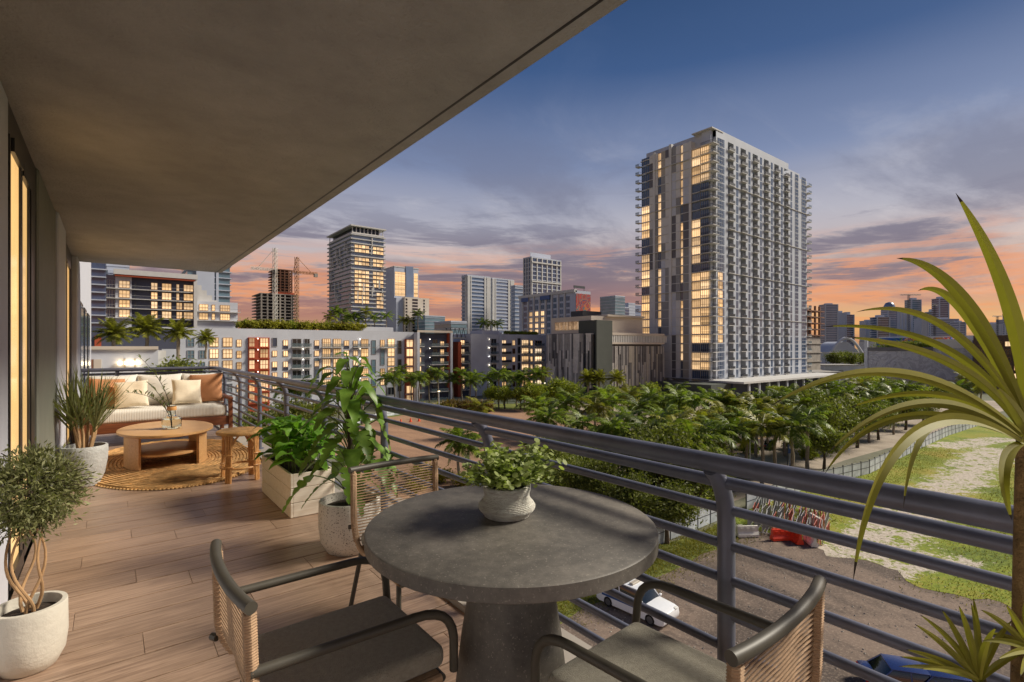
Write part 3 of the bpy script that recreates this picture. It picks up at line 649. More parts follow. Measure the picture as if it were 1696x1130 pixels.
# bottle vase with a twig
vs_ = thing('glass_vase', 'small clear glass bottle vase standing on the coffee table', 'vase', (.60, 7.55, .452))
MB().lathe([(0, .004), (.075, .004), (.08, .012), (.08, .085), (.068, .10), (.036, .112), (.032, .13), (.032, .20), (.038, .207), (.034, .207), (.028, .20), (.028, .13), (.032, .116), (.064, .096), (.075, .085), (.075, .014), (0, .012)], 28).build('glass', 'clear_glass', vs_)
MB().lathe([(.0385, .165), (.0395, .168), (.0395, .196), (.0385, .20)], 24).build('twine_band', 'rattan', vs_)
vs_.scale = (1.3, 1.3, 1.35)
tw = thing('olive_twig', 'leafy olive twig arching out of the glass vase', 'twig', (.60, 7.55, .466))
tw.scale = (1.25, 1.25, 1.25)
def twig(path, nl, seed):
    rr = random.Random(seed); MB().tube(path, [.005-.0035*i/(len(path)-1) for i in range(len(path))], 6).build('stem', 'stem_dark', tw)
    for k in range(nl):
        t = .25+.75*k/nl; i = min(int(t*(len(path)-1)), len(path)-2); p = Vector(path[i]).lerp(Vector(path[i+1]), t*(len(path)-1)-i)
        d = V(rr.uniform(-1, 1), rr.uniform(-1, 1), rr.uniform(-.2, 1)).normalized(); L = rr.uniform(.055, .085); mb = MB()
        leaf(mb, [p, p+d*L*.5+V(0, 0, .004), p+d*L], .019, fold=.2); mb.build('leaf', 'leaf_sprig', tw)
twig(bez((0, 0, 0), (-.02, 0, .32), (-.36, .05, .36), 10), 22, 3)
twig(bez((0, 0, .02), (0, 0, .42), (-.26, .14, .70), 10), 22, 4)
twig(bez((0, 0, .1), (-.06, 0, .30), (-.20, .1, .46), 8), 12, 5)

# rattan stool
st = thing('rattan_stool', 'round rattan stool with arched cane legs beside the planter box', 'stool', (1.13, 6.28, .0))
MB().lathe([(0, .545), (.215, .545), (.232, .538), (.238, .522), (.232, .506), (.215, .50), (0, .50)], 36).build('seat', 'rattan_top', st)
for k in range(4):
    a = pi/4+k*pi/2; ca, sa = math.cos(a), math.sin(a); lg = MB()
    for s in (-1, 0, 1): lg.tube([(.20*ca-s*.024*sa, .20*sa+s*.024*ca, 0), (.19*ca-s*.024*sa, .19*sa+s*.024*ca, .30), (.185*ca-s*.03*sa, .185*sa+s*.03*ca, .50)], .0125, 8)
    lg.build('leg', 'rattan', st)
    for z in (.17, .30): MB().tube([(.198*ca+.05*math.cos(t)*-sa+.02*math.sin(t)*ca, .198*sa+.05*math.cos(t)*ca+.02*math.sin(t)*sa, z) for t in [i*pi/6 for i in range(12)]], .007, 6, closed=True).build('binding', 'rattan', st)
    b = a+pi/2; p0 = V(.195*ca, .195*sa, .28); p2 = V(.195*math.cos(b), .195*math.sin(b), .28)
    mid = (p0+p2)*.5
    MB().tube([p0.lerp(p2, t)+V(0, 0, .20*math.sin(pi*t)**.7)+mid.normalized()*.05*math.sin(pi*t) for t in [i/16 for i in range(17)]], .011, 8).build('arch', 'rattan', st)
MB().tube([(.19*math.cos(t), .19*math.sin(t), .15) for t in [i*pi/16 for i in range(32)]], .012, 8, closed=True).build('ring_stretcher', 'rattan', st)

# round dining table
TX, TY, TZ = 1.105, 1.41, .84
dt = thing('dining_table', 'round dark concrete dining table on a tapered pedestal', 'table', (TX, TY, 0))
MB().lathe([(0, TZ), (.490, TZ), (.495, TZ-.004), (.495, TZ-.044), (.490, TZ-.048), (0, TZ-.048)], 96).build('table_top', 'table_concrete', dt)
MB().lathe([(.118, TZ-.048), (.13, TZ-.12), (.175, .45), (.222, .05), (.226, .0), (0, 0)], 64).build('pedestal', 'table_concrete', dt)

# dining chairs: tube frame, cord-wrapped back, fabric cushion (local: facing +y, back at -y)
def make_chair(label, x, y, rz, arms):
    c = thing('dining_chair', label, 'chair', (x, y, 0), rz)
    W, D, H = .245, .25, .80
    P = lambda mb, n, m, **k: mb.build(n, m, c, **k)
    yb = -D-.05
    curve = [(.0, yb-.045), (.35, yb-.03), (.6, yb-.02), (1, yb-.045)]
    top = [(x*(W+.02), yb-.024*(1-abs(x)**2.2), H) for x in [i/8-1 for i in range(17)]]
    P(MB().tube(top, .0165, 14), 'top_rail', 'metal_olive')
    for s in (-1, 1):
        prof = [(s*W, yb, H-.005), (s*W, yb+.01, .62)]+[tuple(p) for p in bez((s*W, yb+.012, .56), (s*W, yb+.02, .42), (s*W, yb+.12, .405), 6)]+[(s*W, D, .40)]
        P(MB().tube(prof, .013, 8), 'side_frame', 'cord')
        P(MB().tube([(s*(W-.005), yb+.10, .40), (s*(W+.025), yb-.015, 0)], .012, 8), 'leg', 'metal_olive')
        P(MB().tube([(s*(W-.005), D-.02, .40), (s*(W+.01), D+.01, 0)], .012, 8), 'leg', 'metal_olive')
        P(MB().tube([(s*W, yb+.0, .50), (s*(W+.022), yb-.012, .50)], .012, 8), 'frame_knob', 'metal_olive')
        if arms:
            pts = [(s*(W+.005), yb, .63)]+[(s*(W+.012), D-.12, .625)]+[tuple(p) for p in bez((s*(W+.012), D-.10, .625), (s*(W+.012), D+.03, .625), (s*(W+.012), D+.04, .52), 7)]+[(s*(W+.005), D+.045, .41)]
            P(MB().tube(pts, .0145, 10), 'armrest', 'metal_olive')
    P(MB().tube([(-W, D+.005, .395), (W, D+.005, .395)], .014, 8), 'front_bar', 'metal_olive')
    # cords: front and back strand of each turn between the side posts
    cd = MB(); n = 24
    for i in range(n):
        z = .44+(.345)*i/n; t = (z-.42)/.38; bow = -.016*t
        y0 = yb+.012*(1-t)+.012
        if z < .56: y0 += .05*((.56-z)/.14)**2
        cd.tube([(-W-.016, y0-.012, z), (-W*.5, y0+bow*.75, z+.001), (0, y0+bow, z), (W*.5, y0+bow*.75, z+.001), (W+.016, y0-.012, z)], .0034, 5, caps=False)
        for s in (-1, 1):
            for dz in (.0, .0072): cd.tube([(s*(W+.0155*math.cos(q)), y0-.013+.0155*math.sin(q), z+dz) for q in [k*pi/3 for k in range(6)]], .0036, 4, closed=True)
    tag(P(cd, 'backrest', 'cord'), kind='stuff')
    cu = MB(); cu.box(-W+.016, W-.016, -D-.005, D+.03, .412, .485); P(cu, 'seat_cushion', 'seat_fabric', bevel=.034, seg=5)
    MB().box(-W+.012, W-.012, -D, D, .398, .412).build('seat_web', 'cord', c)
    return c
make_chair('armless looking cord backed dining chair facing the table from beside the monstera', 1.255, 2.34, pi, False)['label'] = 'cord backed dining chair without armrests between the monstera and the round table'
make_chair('cord backed dining chair with bent armrests between the potted olive tree and the table', .575, 1.66, -pi/2, True)
make_chair('cord backed dining chair with armrests standing against the railing by the arching yucca', 1.26, .87, 0.06, True)

# ------------------------------------------------------------------ pots and plants
def bowl(name, m, R, H, parent, foot=.8, rim=.018, belly=None, sy=1):
    pr = [(0, .0), (R*foot*.9, .0), (R*foot, .006)]+(belly or [(R*.93, H*.22), (R, H*.5), (R*.99, H*.8)])+[(R*.985, H-.006), (R*.97, H), (R*.97-rim, H), (R*.965-rim, H*.84)]
    MB().lathe(pr, 48, sy=sy).build(name, m, parent)
    return MB().lathe([(0, H*.87+.01), (R*.5, H*.88), (R*.97-rim*.9, H*.84)], 32, sy=sy).build('soil', 'soil', parent)
# olive tree
ol = thing('potted_olive_tree', 'small bushy olive tree with twisting stems in a smooth cream pot', 'plant', (-.285, 3.17, 0))
bowl('pot', 'pot_cream', .134, .285, ol, .72)
rr = random.Random(5)
tops = []
for k in range(5):
    a = k*1.26+.4; q = [V(.022*math.cos(a), .022*math.sin(a), .25)]
    for j in range(1, 13):
        f = j/12; b = a+1.5*math.sin(f*2.6)*(1 if k % 2 else -1); rad_ = .022+.05*math.sin(pi*f)*(.6+.2*(k % 3))+.03*f; q.append(V(rad_*math.cos(b), rad_*math.sin(b), .25+f*.42))
    MB().tube(q, [.0075-.0003*j for j in range(13)], 8).build('stem', 'stem_tan', ol); tops.append(q[-1])
fo = MB(); tws = MB(); C0 = V(.0, -.03, .80)
for k in range(620):
    d = V(rr.gauss(0, 1), rr.gauss(0, 1), rr.gauss(0, 1)).normalized(); R = V(d.x*.215, d.y*.21, d.z*.20)*rr.uniform(.75, 1.08)
    e = C0+R; s = C0+R*.35; path = [s, s.lerp(e, .5)+V(rr.uniform(-.03, .03), rr.uniform(-.03, .03), .01), e]
    if k < 110: tws.tube(path, .0018, 4, caps=False)
    for j in range(15):
        t = .3+.7*j/14; p = s.lerp(e, t)+V(rr.gauss(0, .012), rr.gauss(0, .012), rr.gauss(0, .012)); q = (d+V(rr.gauss(0, .8), rr.gauss(0, .8), rr.gauss(.1, .8))).normalized(); L = rr.uniform(.016, .032)
        sd = q.cross(V(rr.gauss(0, 1), rr.gauss(0, 1), rr.gauss(0, 1))).normalized()*L*.15; fo.add([p, p+q*L*.45-sd, p+q*L, p+q*L*.45+sd], [(0, 1, 2, 3)])
for t in tops: tws.tube([t, t.lerp(C0, .5)+V(.01, 0, .02), C0+V(rr.uniform(-.1, .1), rr.uniform(-.1, .1), .05)], .004, 5)
tws.build('branch', 'stem_dark', ol)
fo.build('crown', 'leaf_olive', ol)
# spiky dracaena by the sofa
dr = thing('potted_dracaena', 'spiky long leaved dracaena in a rough grey pot by the doors', 'plant', (-.21, 7.0, 0))
bowl('pot', 'pot_grey', .20, .42, dr, .62, belly=[(.17, .12), (.195, .27), (.2, .36)])
for k in range(6):
    a = k*1.05+.3; b = V(.05*math.cos(a), .05*math.sin(a), .36); t = V(.11*math.cos(a), .11*math.sin(a), .66+.1*rr.random())
    MB().tube([b, b.lerp(t, .5)+V(.01, .01, 0), t], [.016, .014, .012], 8).build('stem', 'stem_tan', dr)
    for j in range(26):
        c = a+rr.gauss(0, 1.1); e = rr.uniform(.75, 1.5); L = rr.uniform(.42, .66); d = V(math.cos(c)*math.cos(e), math.sin(c)*math.cos(e), math.sin(e))
        p0 = t-V(0, 0, rr.uniform(0, .12)); dro = rr.uniform(.02, .16)*(1.5-e); mb = MB()
        leaf(mb, [p0+d*L*s-V(0, 0, dro*s*s) for s in (0, .25, .5, .75, 1)], .026, fold=.4, prof=lambda s: (1-s)**.55*min(1, .45+s*4)); mb.build('leaf', 'leaf_draco', dr)
# planter box
pb = thing('planter_box', 'pale slatted wooden planter box full of broad green leaves', 'planter', (1.385, 5.07, 0))
PX, PYy, PH = .175, .52, .375
for k in range(3):
    z0 = .004+k*.124; z1 = z0+.12
    for s in (-1, 1):
        MB().box(s*PX-.011, s*PX+.011, -PYy, PYy, z0, z1).build('slat', 'crate', pb, bevel=.003, seg=1)
        MB().box(-PX+.0112, PX-.0112, s*(PYy-.011)-.011, s*(PYy-.011)+.011, z0, z1).build('slat', 'crate', pb, bevel=.003, seg=1)
for sx in (-1, 1):
    for sy in (-1, 1): MB().box(sx*.145-.018, sx*.145+.018, sy*.47-.025, sy*.47+.025, 0, .34).build('corner_post', 'crate', pb)
MB().box(-.163, .163, -.497, .497, .02, .33).build('soil', 'soil', pb)
for k in range(170):
    bx, by = rr.uniform(-.11, .11), rr.uniform(-.42, .42); c = rr.uniform(0, 2*pi); e = rr.uniform(.2, 1.4); L = rr.uniform(.17, .29)
    hgt = rr.uniform(.08, .46)*(1-.4*abs(by)/.5); p0 = V(bx, by, .33); p1 = p0+V(math.cos(c)*.05, math.sin(c)*.05, hgt)
    d = V(math.cos(c)*math.cos(e), math.sin(c)*math.cos(e), math.sin(e)*.8); mb = MB()
    if k % 3 == 0: mb.tube([p0, p0.lerp(p1, .5)+V(.008, 0, 0), p1], .004, 5, mi=1)
    leaf(mb, [p1+d*L*s-V(0, 0, L*.55*s*s) for s in [i/7 for i in range(8)]], L*.46, fold=.22+.1*rr.random(), wave=.22); mb.build('leaf', ['leaf_green', 'stem_green'], pb)
# monstera
mo = thing('potted_monstera', 'tall climbing monstera with large hanging leaves in a speckled terrazzo pot', 'plant', (1.36, 3.62, 0))
bowl('pot', 'terrazzo', .215, .36, mo, .74, .022)
MB().tube([(0, 0, .3), (.005, 0, .7), (-.005, 0, 1.12)], .020, 10).build('moss_pole', 'stem_dark', mo)
def mleaf(p1, d, L, W, droop, spl):
    mb = MB(); d = Vector(d).normalized()
    leaf(mb, [p1+d*L*s-V(0, 0, droop*L*s*s) for s in [i/21 for i in range(22)]], W, fold=.18, wave=.16, prof=lambda s: (max(0, 1-s)**.55)*min(1, .62+s*2.6)*(1 if not spl or not .18 < s < .88 or int(s*21+.5) % 4 != 2 else spl))
    o = mb.build('leaf', 'leaf_monstera', mo); return o
for k in range(56):
    z = .42+.88*(k/55); c = k*2.4+rr.uniform(-.3, .3); L = rr.uniform(.13, .20)*(1.25-.5*(z-.4)); out = rr.uniform(.08, .25)*(1.3-.5*z)
    p0 = V(0, 0, z-.10); p1 = V(math.cos(c)*out, math.sin(c)*out, z+.08)
    if p1.x > .2: p1.x = .2
    MB().tube(bez(p0, p0.lerp(p1, .5)+V(0, 0, .06), p1, 5), .0042, 5).build('petiole', 'stem_green', mo)
    dn = V(math.cos(c), math.sin(c), -.35)
    if dn.x > .3 and p1.x > .1: dn.x *= .2
    mleaf(p1, dn, L, L*.68, rr.uniform(.35, .8), .45 if z < .95 and k % 3 else None)
MB().tube(bez((0, 0, 1.05), (.01, 0, 1.3), (-.02, .02, 1.40), 6), .005, 6).build('stem', 'stem_green', mo)
mleaf(V(-.02, .02, 1.40), (-.4, -.2, .15), .11, .07, .4, None); mleaf(V(-.02, .02, 1.38), (.3, -.5, .0), .13, .09, .5, None); mleaf(V(-.01, .02, 1.36), (-.1, .8, -.1), .12, .08, .5, None)
# succulent on the table
su = thing('table_plant', 'pale green small leaved plant in a ribbed woven cream pot on the table', 'plant', (TX-.008+.03, TY+.055, TZ))
pr = [(0, 0), (.062, 0)]
for i in range(23):
    z = .002+i*.0048; s = i/22; r0 = .075+.027*math.exp(-((s-.30)/.24)**2)+.010*math.exp(-((s-.95)/.25)**2); pr += [(r0-.0018, z), (r0+.0014, z+.0024)]
pr += [(.079, .112), (.074, .112), (.072, .095)]
MB().lathe(pr, 48).build('pot', 'pot_woven', su); MB().lathe([(0, .098), (.0735, .094)], 24).build('soil', 'soil', su)
fo = MB(); stm = MB()
for k in range(120):
    c = rr.uniform(0, 2*pi); e = rr.uniform(.25, 1.5); L = rr.uniform(.08, .175)*(.75+.45*math.cos(e)); b = V(.03*math.cos(c), .03*math.sin(c), .10); d = V(math.cos(c)*math.cos(e), math.sin(c)*math.cos(e), math.sin(e)); t = b+d*L
    stm.tube([b, b.lerp(t, .5)+V(0, 0, .012), t], .0014, 4, caps=False)
    for j in range(15):
        p = b.lerp(t, .35+.65*j/14)+V(rr.gauss(0, .008), rr.gauss(0, .008), .01+rr.gauss(0, .006)); n = V(rr.gauss(0, .6), rr.gauss(0, .6), 1).normalized(); a = n.orthogonal().normalized(); a.rotate(Matrix.Rotation(rr.uniform(0, 6.28), 3, n)); w = n.cross(a); s = rr.uniform(.007, .013)
        fo.add([p+(a*math.cos(q)+w*math.sin(q))*s for q in [i*pi/3 for i in range(6)]], [(0, 1, 2, 3, 4, 5)], 0)
stm.build('stem', 'stem_green', su); fo.build('foliage', 'leaf_table', su)
# arching yucca at the near end of the railing
YX, YY = plan(1700, .93)
yu = thing('potted_yucca', 'tall yucca with long arching yellow green leaves beside the railing', 'plant', (YX, YY, 0))
bowl('pot', 'pot_cream', .15, .26, yu, .7)
trunk = [V(0, 0, .2), V(-.006, 0, .6), V(.0, .0, .95), V(.012, .0, 1.18), V(.016, 0, 1.28)]
MB().tube(trunk, [.028, .024, .02, .018, .016], 12).build('trunk', 'bark_yucca', yu)
o0 = Vector((YX, YY, 0))
def pt(u, v, w): x, y_ = plan(u, w); return Vector((x, y_, zat(v, w)))-o0
def yleaf(b, m, t, wd, base, dw=0):     # base, bend and tip given as bearing, height line and distance
    p0, p1, p2 = pt(*b), pt(*m), pt(*t); p1 = p1*2-(p0+p2)*.5; mb = MB(); path = bez(p0, p1, p2, 26)
    view = (Vector((0, 0, EYE))-o0-p1).normalized(); d = (p2-p0).normalized(); sd = d.cross(view)+V(0, 0, .12)
    leaf(mb, path, wd*.66, side=sd, fold=.5, prof=lambda s: min(1, .55+s*1.2)*(1-s**2.6)**.8+.015)
    nf = len(mb.f); 
    for q in range(nf):
        if q % 25 >= 24: mb.mi[q] = 1
    mb.build('leaf', ['leaf_yucca', 'leaf_tip'], yu)
for b, m, t, wd in [((1702, 700, .93), (1672, 505, .92), (1583, 320, .90), .040), ((1698, 690, .93), (1600, 500, .88), (1485, 428, .84), .034), ((1700, 705, .93), (1600, 520, .97), (1520, 482, 1.0), .030),
                    ((1698, 700, .93), (1575, 548, .86), (1418, 517, .80), .022), ((1698, 712, .93), (1560, 575, .98), (1362, 541, 1.02), .024), ((1696, 716, .93), (1590, 610, .86), (1398, 558, .78), .026),
                    ((1694, 720, .92), (1500, 620, .80), (1275, 674, .74), .026), ((1696, 724, .93), (1560, 655, .97), (1406, 676, 1.00), .022), ((1694, 728, .92), (1540, 668, .80), (1370, 752, .74), .024),
                    ((1696, 730, .93), (1500, 690, .88), (1366, 785, .86), .022), ((1696, 735, .93), (1560, 690, .82), (1496, 842, .74), .028), ((1694, 735, .92), (1520, 712, .74), (1413, 962, .66), .030),
                    ((1697, 735, .92), (1664, 770, .84), (1676, 862, .80), .028), ((1704, 700, .95), (1740, 560, 1.0), (1790, 470, 1.04), .034), ((1706, 705, .95), (1790, 600, .98), (1900, 560, 1.0), .03),
                    ((1704, 715, .92), (1770, 640, .84), (1880, 690, .80), .03), ((1704, 725, .93), (1760, 690, .98), (1840, 780, 1.0), .03), ((1700, 700, .93), (1690, 600, 1.0), (1660, 520, 1.06), .030),
                    ((1702, 720, .93), (1690, 690, .80), (1650, 640, .70), .028)]: yleaf(b, m, t, wd, 0)
# side shoots lower on the stem
for (su_, sv, sw), lv in ((((1622, 1128, .90)), [(1560, 1010, .90), (1523, 1018, .92), (1588, 1003, .86), (1608, 998, .94), (1515, 1034, .84), (1500, 1076, .86), (1490, 1088, .92), (1488, 1104, .84), (1612, 990, .98), (1676, 1028, .92), (1650, 1040, .84), (1700, 1080, .9), (1525, 1108, .8)]),
                          (((1712, 1080, .90)), [(1624, 1010, .88), (1667, 1003, .86), (1625, 1062, .84), (1652, 1092, .82), (1640, 1050, .95), (1700, 990, .9), (1760, 1000, .9), (1690, 1120, .84)])):
    MB().tube(bez(trunk[1]+V(0, 0, -.1 if su_ < 1700 else .1), pt((su_+1700)/2, sv+90, sw), pt(su_, sv, sw), 7), .011, 8).build('side_stem', 'bark_yucca', yu)
    for (u, v, w) in lv: yleaf((su_, sv, sw), ((su_+u)/2+random.uniform(-6, 6), (sv+v)/2-8, (sw+w)/2), (u, v, w), .017, 0)

# ------------------------------------------------------------------ the city
_wc = {}
def winmesh(face, w, h, glass, frame, nx, ny, fw=.12):
    k = (face, round(w, 2), round(h, 2), glass, frame, nx, ny)
    if k not in _wc:
        F = FS(0) if face == 'S' else FW(0); mb = MB(); mb.fb(F, 0, w, 0, h, -.02, .05, 0)
        for i in range(nx+1): x = (w-fw)*i/nx; mb.fb(F, x, x+fw, 0, h, .04, .14, 1)
        for j in range(ny+1): z = (h-fw)*j/ny; mb.fb(F, 0, w, z, z+fw, .04, .135, 1)
        _wc[k] = mb.mesh('window', [glass, frame])
    return _wc[k]
_bc = {}
def balmesh(face, w, dep, rail, slabm='slab', bars=True):
    k = (face, round(w, 2), dep, rail, slabm)
    if k not in _bc:
        F = FS(0) if face == 'S' else FW(0); mb = MB(); mb.fb(F, 0, w, -.22, 0, 0, dep, 0)
        mb.fb(F, 0, w, .96, 1.06, dep-.08, dep-.02, 1)
        if rail == 'rail_thin': pass
        elif rail == 'rail_glass': mb.fb(F, .02, w-.02, .06, .96, dep-.06, dep-.04, 1)
        else:
            mb.fb(F, .02, w-.02, .1, .9, dep-.06, dep-.04, 1)
            for i in range(4): x = (w-.1)*i/3; mb.fb(F, x, x+.1, 0, .96, dep-.07, dep-.03, 1)
        for x in (0, w-.06): mb.fb(F, x, x+.05, .9, 1.0, .1, dep-.08, 1); mb.fb(F, x, x+.05, .05, .9, dep*.5, dep*.5+.05, 1)
        _bc[k] = mb.mesh('balcony', [slabm, 'mullion_grey' if rail == 'rail_thin' else rail])
    return _bc[k]
class Bld:
    def __init__(s, name, label, x, y, cat='building', group=None):
        s.o = thing(name, label, cat, (x, y, G), 0, group); s.off = (-x, -y, -G); s.x, s.y = x, y
    def P(s, mb, name, m, **k): return mb.build(name, m, s.o, s.off, **k)
    def box(s, name, m, *b): return s.P(MB().box(*b), name, m)
    def win(s, face, c, a, z, w, h, glass='dark_glass', frame='mullion_grey', nx=2, ny=1):
        me = winmesh(face, w, h, glass, frame, nx, ny)
        return obj('window', me, s.o, Vector((a, c, z) if face == 'S' else (c, a, z))+Vector(s.off))
    def bal(s, face, c, a, z, w, dep=1.4, rail='rail_dark', slabm='slab'):
        return obj('balcony', balmesh(face, w, dep, rail, slabm), s.o, Vector((a, c, z) if face == 'S' else (c, a, z))+Vector(s.off))
    def put(s, name, me, p): return obj(name, me, s.o, Vector(p)+Vector(s.off))

# ---- the tall slab tower
def big_tower():
    X0, X1, Y0, Y1 = 178.0, 261.0, 105.0, 137.5; TOP = zat(210, 193)
    b = Bld('residential_tower', 'tall pale slab tower with stacked balconies and golden lit corner windows', X0, Y0)
    nf = 27; z0 = G+6; fh = (TOP-3.0-z0)/nf; W = X1-X0
    b.box('core', 'tower_wall', X0+2.2, X1-2.2, Y0+2.4, Y1-1, G, TOP-.5)
    S = FS(Y0); Wf = FW(X0)
    # street face: solid piers between recessed balcony bays, columns of glass
    bays = [11.5, 21.2, 31.0, 40.6, 50.0, 59.4]; bw = 4.3
    edges = [0.0]
    for a in bays: edges += [a, a+bw]
    edges.append(W)
    for i in range(0, len(edges), 2):
        t = TOP if edges[i] < 60 else TOP-4.2
        b.P(MB().fb(S, X0+edges[i]+(3.0 if i == 0 else 0), X0+edges[i+1], G, t, -2.41, 0), 'pier', 'tower_wall')
    b.P(MB().fb(S, X0+3, X0+63.7, TOP-3, TOP, -2.4, -.003), 'parapet', 'tower_wall')
    rwin = MB()
    for k, a in enumerate(bays):
        for f in range(nf):
            z = z0+f*fh; b.bal('S', Y0+1.2, X0+a+.02, z+.25, bw-.04, 2.0 if (f+k) % 2 or f > 16 else 1.75)
            for i in range(3): rwin.fb(S, X0+a+.5+i*1.12, X0+a+1.5+i*1.12, z+.3, z+fh-.45, -2.40, -2.34, 0)
    b.P(rwin, 'recess_window', 'dark_glass')['kind'] = 'stuff'
    nwin = MB()
    for a in [9.6-2.2]+[x+bw+2.1 for x in bays]:
        for f in range(nf):
            z = z0+f*fh
            nwin.fb(S, X0+a, X0+a+1.5, z+.35, z+fh-.12, .0, .05, 0); nwin.fb(S, X0+a+.70, X0+a+.80, z+.35, z+fh-.12, .05, .10, 1)
    for f in range(nf):
        z = z0+f*fh
        b.win('S', Y0-.002, X0+4.2, z+.25, 3.4, fh-.4, 'lit_window' if 4 <= f <= 11 else 'blue_glass', 'tower_wall' if not 4 <= f <= 11 else 'mullion_gold', 3, 2)
        b.win('S', Y0-.002, X0+70.4, z+.25, 3.2, fh-.4, 'blue_glass', 'tower_wall', 2, 2)
        b.win('S', Y0-.002, X0+77.4, z+.25, 4.2, fh-.4, 'blue_glass', 'tower_wall', 2, 2)
        b.bal('S', Y0+2.5, X1-.1, z+.3, 3.6, 3.4, 'rail_glass')
    nw = b.P(nwin, 'narrow_window', ['blue_glass', 'tower_wall']); nw['kind'] = 'stuff'
    for f in (2, 7, 12, 17, 22): b.P(MB().fb(S, X0+12, X1, z0+f*fh+.02, z0+f*fh+.22, 0, .35), 'string_course', 'slab')
    # narrow face towards the balcony: composed panels between thin floor lines, lit glass, corner terraces
    Wd = Y1-Y0
    b.P(MB().fb(Wf, Y0+1.0, Y0+4.8, G, TOP-.2, -2.3, -.9), 'corner_wall', 'tower_wall')
    for a0, a1, tz in ((17.3, 18.5, 1.6), (4.8+3.6, 9.4, 0), (25.2, 26.2, .5)):
        b.P(MB().fb(Wf, Y0+a0, Y0+a1, G, TOP+tz-3, -2.2, .5), 'fin', 'pale_panel')
    pal = ['pale_panel', 'taupe_panel', 'grey_panel', 'pale_panel', 'dark_panel', 'white_wall', 'grey_panel']
    rr = random.Random(12)
    cols = [(5.0, 8.4, 'g'), (9.4, 14.2, 'p'), (14.2, 17.3, 'n'), (18.5, 21.4, 'p'), (21.4, 24.0, 'p'), (24.0, 25.2, 'n'), (26.2, 28.8, 'p'), (28.8, 32.4, 'g')]
    cols = [(1.2, 4.8, 'g'), (4.8, 8.4, 'g'), (9.4, 12.2, 'p'), (12.2, 13.4, 'n'), (13.4, 15.4, 'p'), (15.4, 17.3, 'p'), (18.5, 20.4, 'p'), (20.4, 22.4, 'p'), (22.4, 24.0, 'n'), (24.0, 25.2, 'p'), (26.2, 28.2, 'p'), (28.2, 32.4, 'g')]
    for ci, (a0, a1, kind) in enumerate(cols):
        cur = rr.choice(pal); seg0 = 0
        if kind == 'p':
            f = 0
            while f < nf:
                run = rr.choice([2, 3, 4, 5, 5]); f1 = min(nf, f+run)
                b.P(MB().fb(Wf, Y0+a0, Y0+a1, z0+f*fh, z0+f1*fh-.02, -2.2, .12 if rr.random() < .5 else .2), 'panel', rr.choice(pal)); f = f1
        else:
            for f in range(nf-(1 if ci < 2 else 0)):
                z = z0+f*fh
                if ci in (0, 1): L = f in (1, 2) or 4 <= f <= 11 or (13 <= f <= 17 and ci == 1) or f >= 22
                elif ci == 11: L = f in (1, 2, 3) or 3 <= f <= 9 or 11 <= f <= 14 or 17 <= f <= 20
                else: L = (f+ci) % 9 not in (3, 4)
                b.win('W', X0+.2 if ci else X0+.25, Y0+a0+.05, z+.12, a1-a0-.1, fh-.3, 'lit_window' if L else 'blue_glass', 'mullion_gold' if L else 'mullion_grey', 4 if a1-a0 > 3 else 2, 1)
    for f in range(nf): b.P(MB().fb(Wf, Y0+4.8, Y1, z0+f*fh-.14, z0+f*fh+.10, .0, .36 if f % 5 else .75), 'floor_line', 'slab')
    for f in range(nf):
        z = z0+f*fh
        b.P(MB().fb(Wf, Y0-1.2, Y0+4.2, z-.12, z+.12, -3.2, .9), 'terrace_slab', 'slab')
        r_ = MB().fb(Wf, Y0-1.15, Y0+4.15, z+1.0, z+1.1, .8, .86)
        r_.box(X0-.84, X0+3.1, Y0-1.15, Y0-1.09, z+1.0, z+1.1)
        for i in range(14): r_.box(X0-.84+i*.3, X0-.76+i*.3, Y0-1.14, Y0-1.10, z+.12, z+1.0)
        for i in range(16): r_.box(X0-.86, X0-.80, Y0-1.1+i*.34, Y0-1.02+i*.34, z+.12, z+1.0)
        b.P(r_, 'terrace_railing', 'rail_dark')
        b.bal('W', X0+.6, Y1-.1, z+.1, 2.0, 2.2, 'rail_glass')
    b.P(MB().fb(Wf, Y0-.2, Y0+8.4, TOP-.6, TOP-.2, -8, .2), 'roof_canopy', 'slab')
    b.P(MB().fb(Wf, Y0+26.2, Y1+.3, TOP-4.4, TOP-4.1, -6, .2), 'roof_canopy', 'slab')
    b.box('podium', 'dark_green_wall', X0-14, X0-1, Y0-8, Y1, G, G+5)
    b.box('podium_roof', 'slab', X0-3, X1+10, Y0-14, Y0-.5, G+5.2, G+5.9)
    for i in range(12): x = X0+2+i*7.5; b.box('column', 'white_wall', x, x+.7, Y0-13.4, Y0-12.8, G, G+5.2)
    b.box('podium_wall', 'navy_wall', X0-1, X1+8, Y0-9, Y0-.6, G, G+5.19)
big_tower()

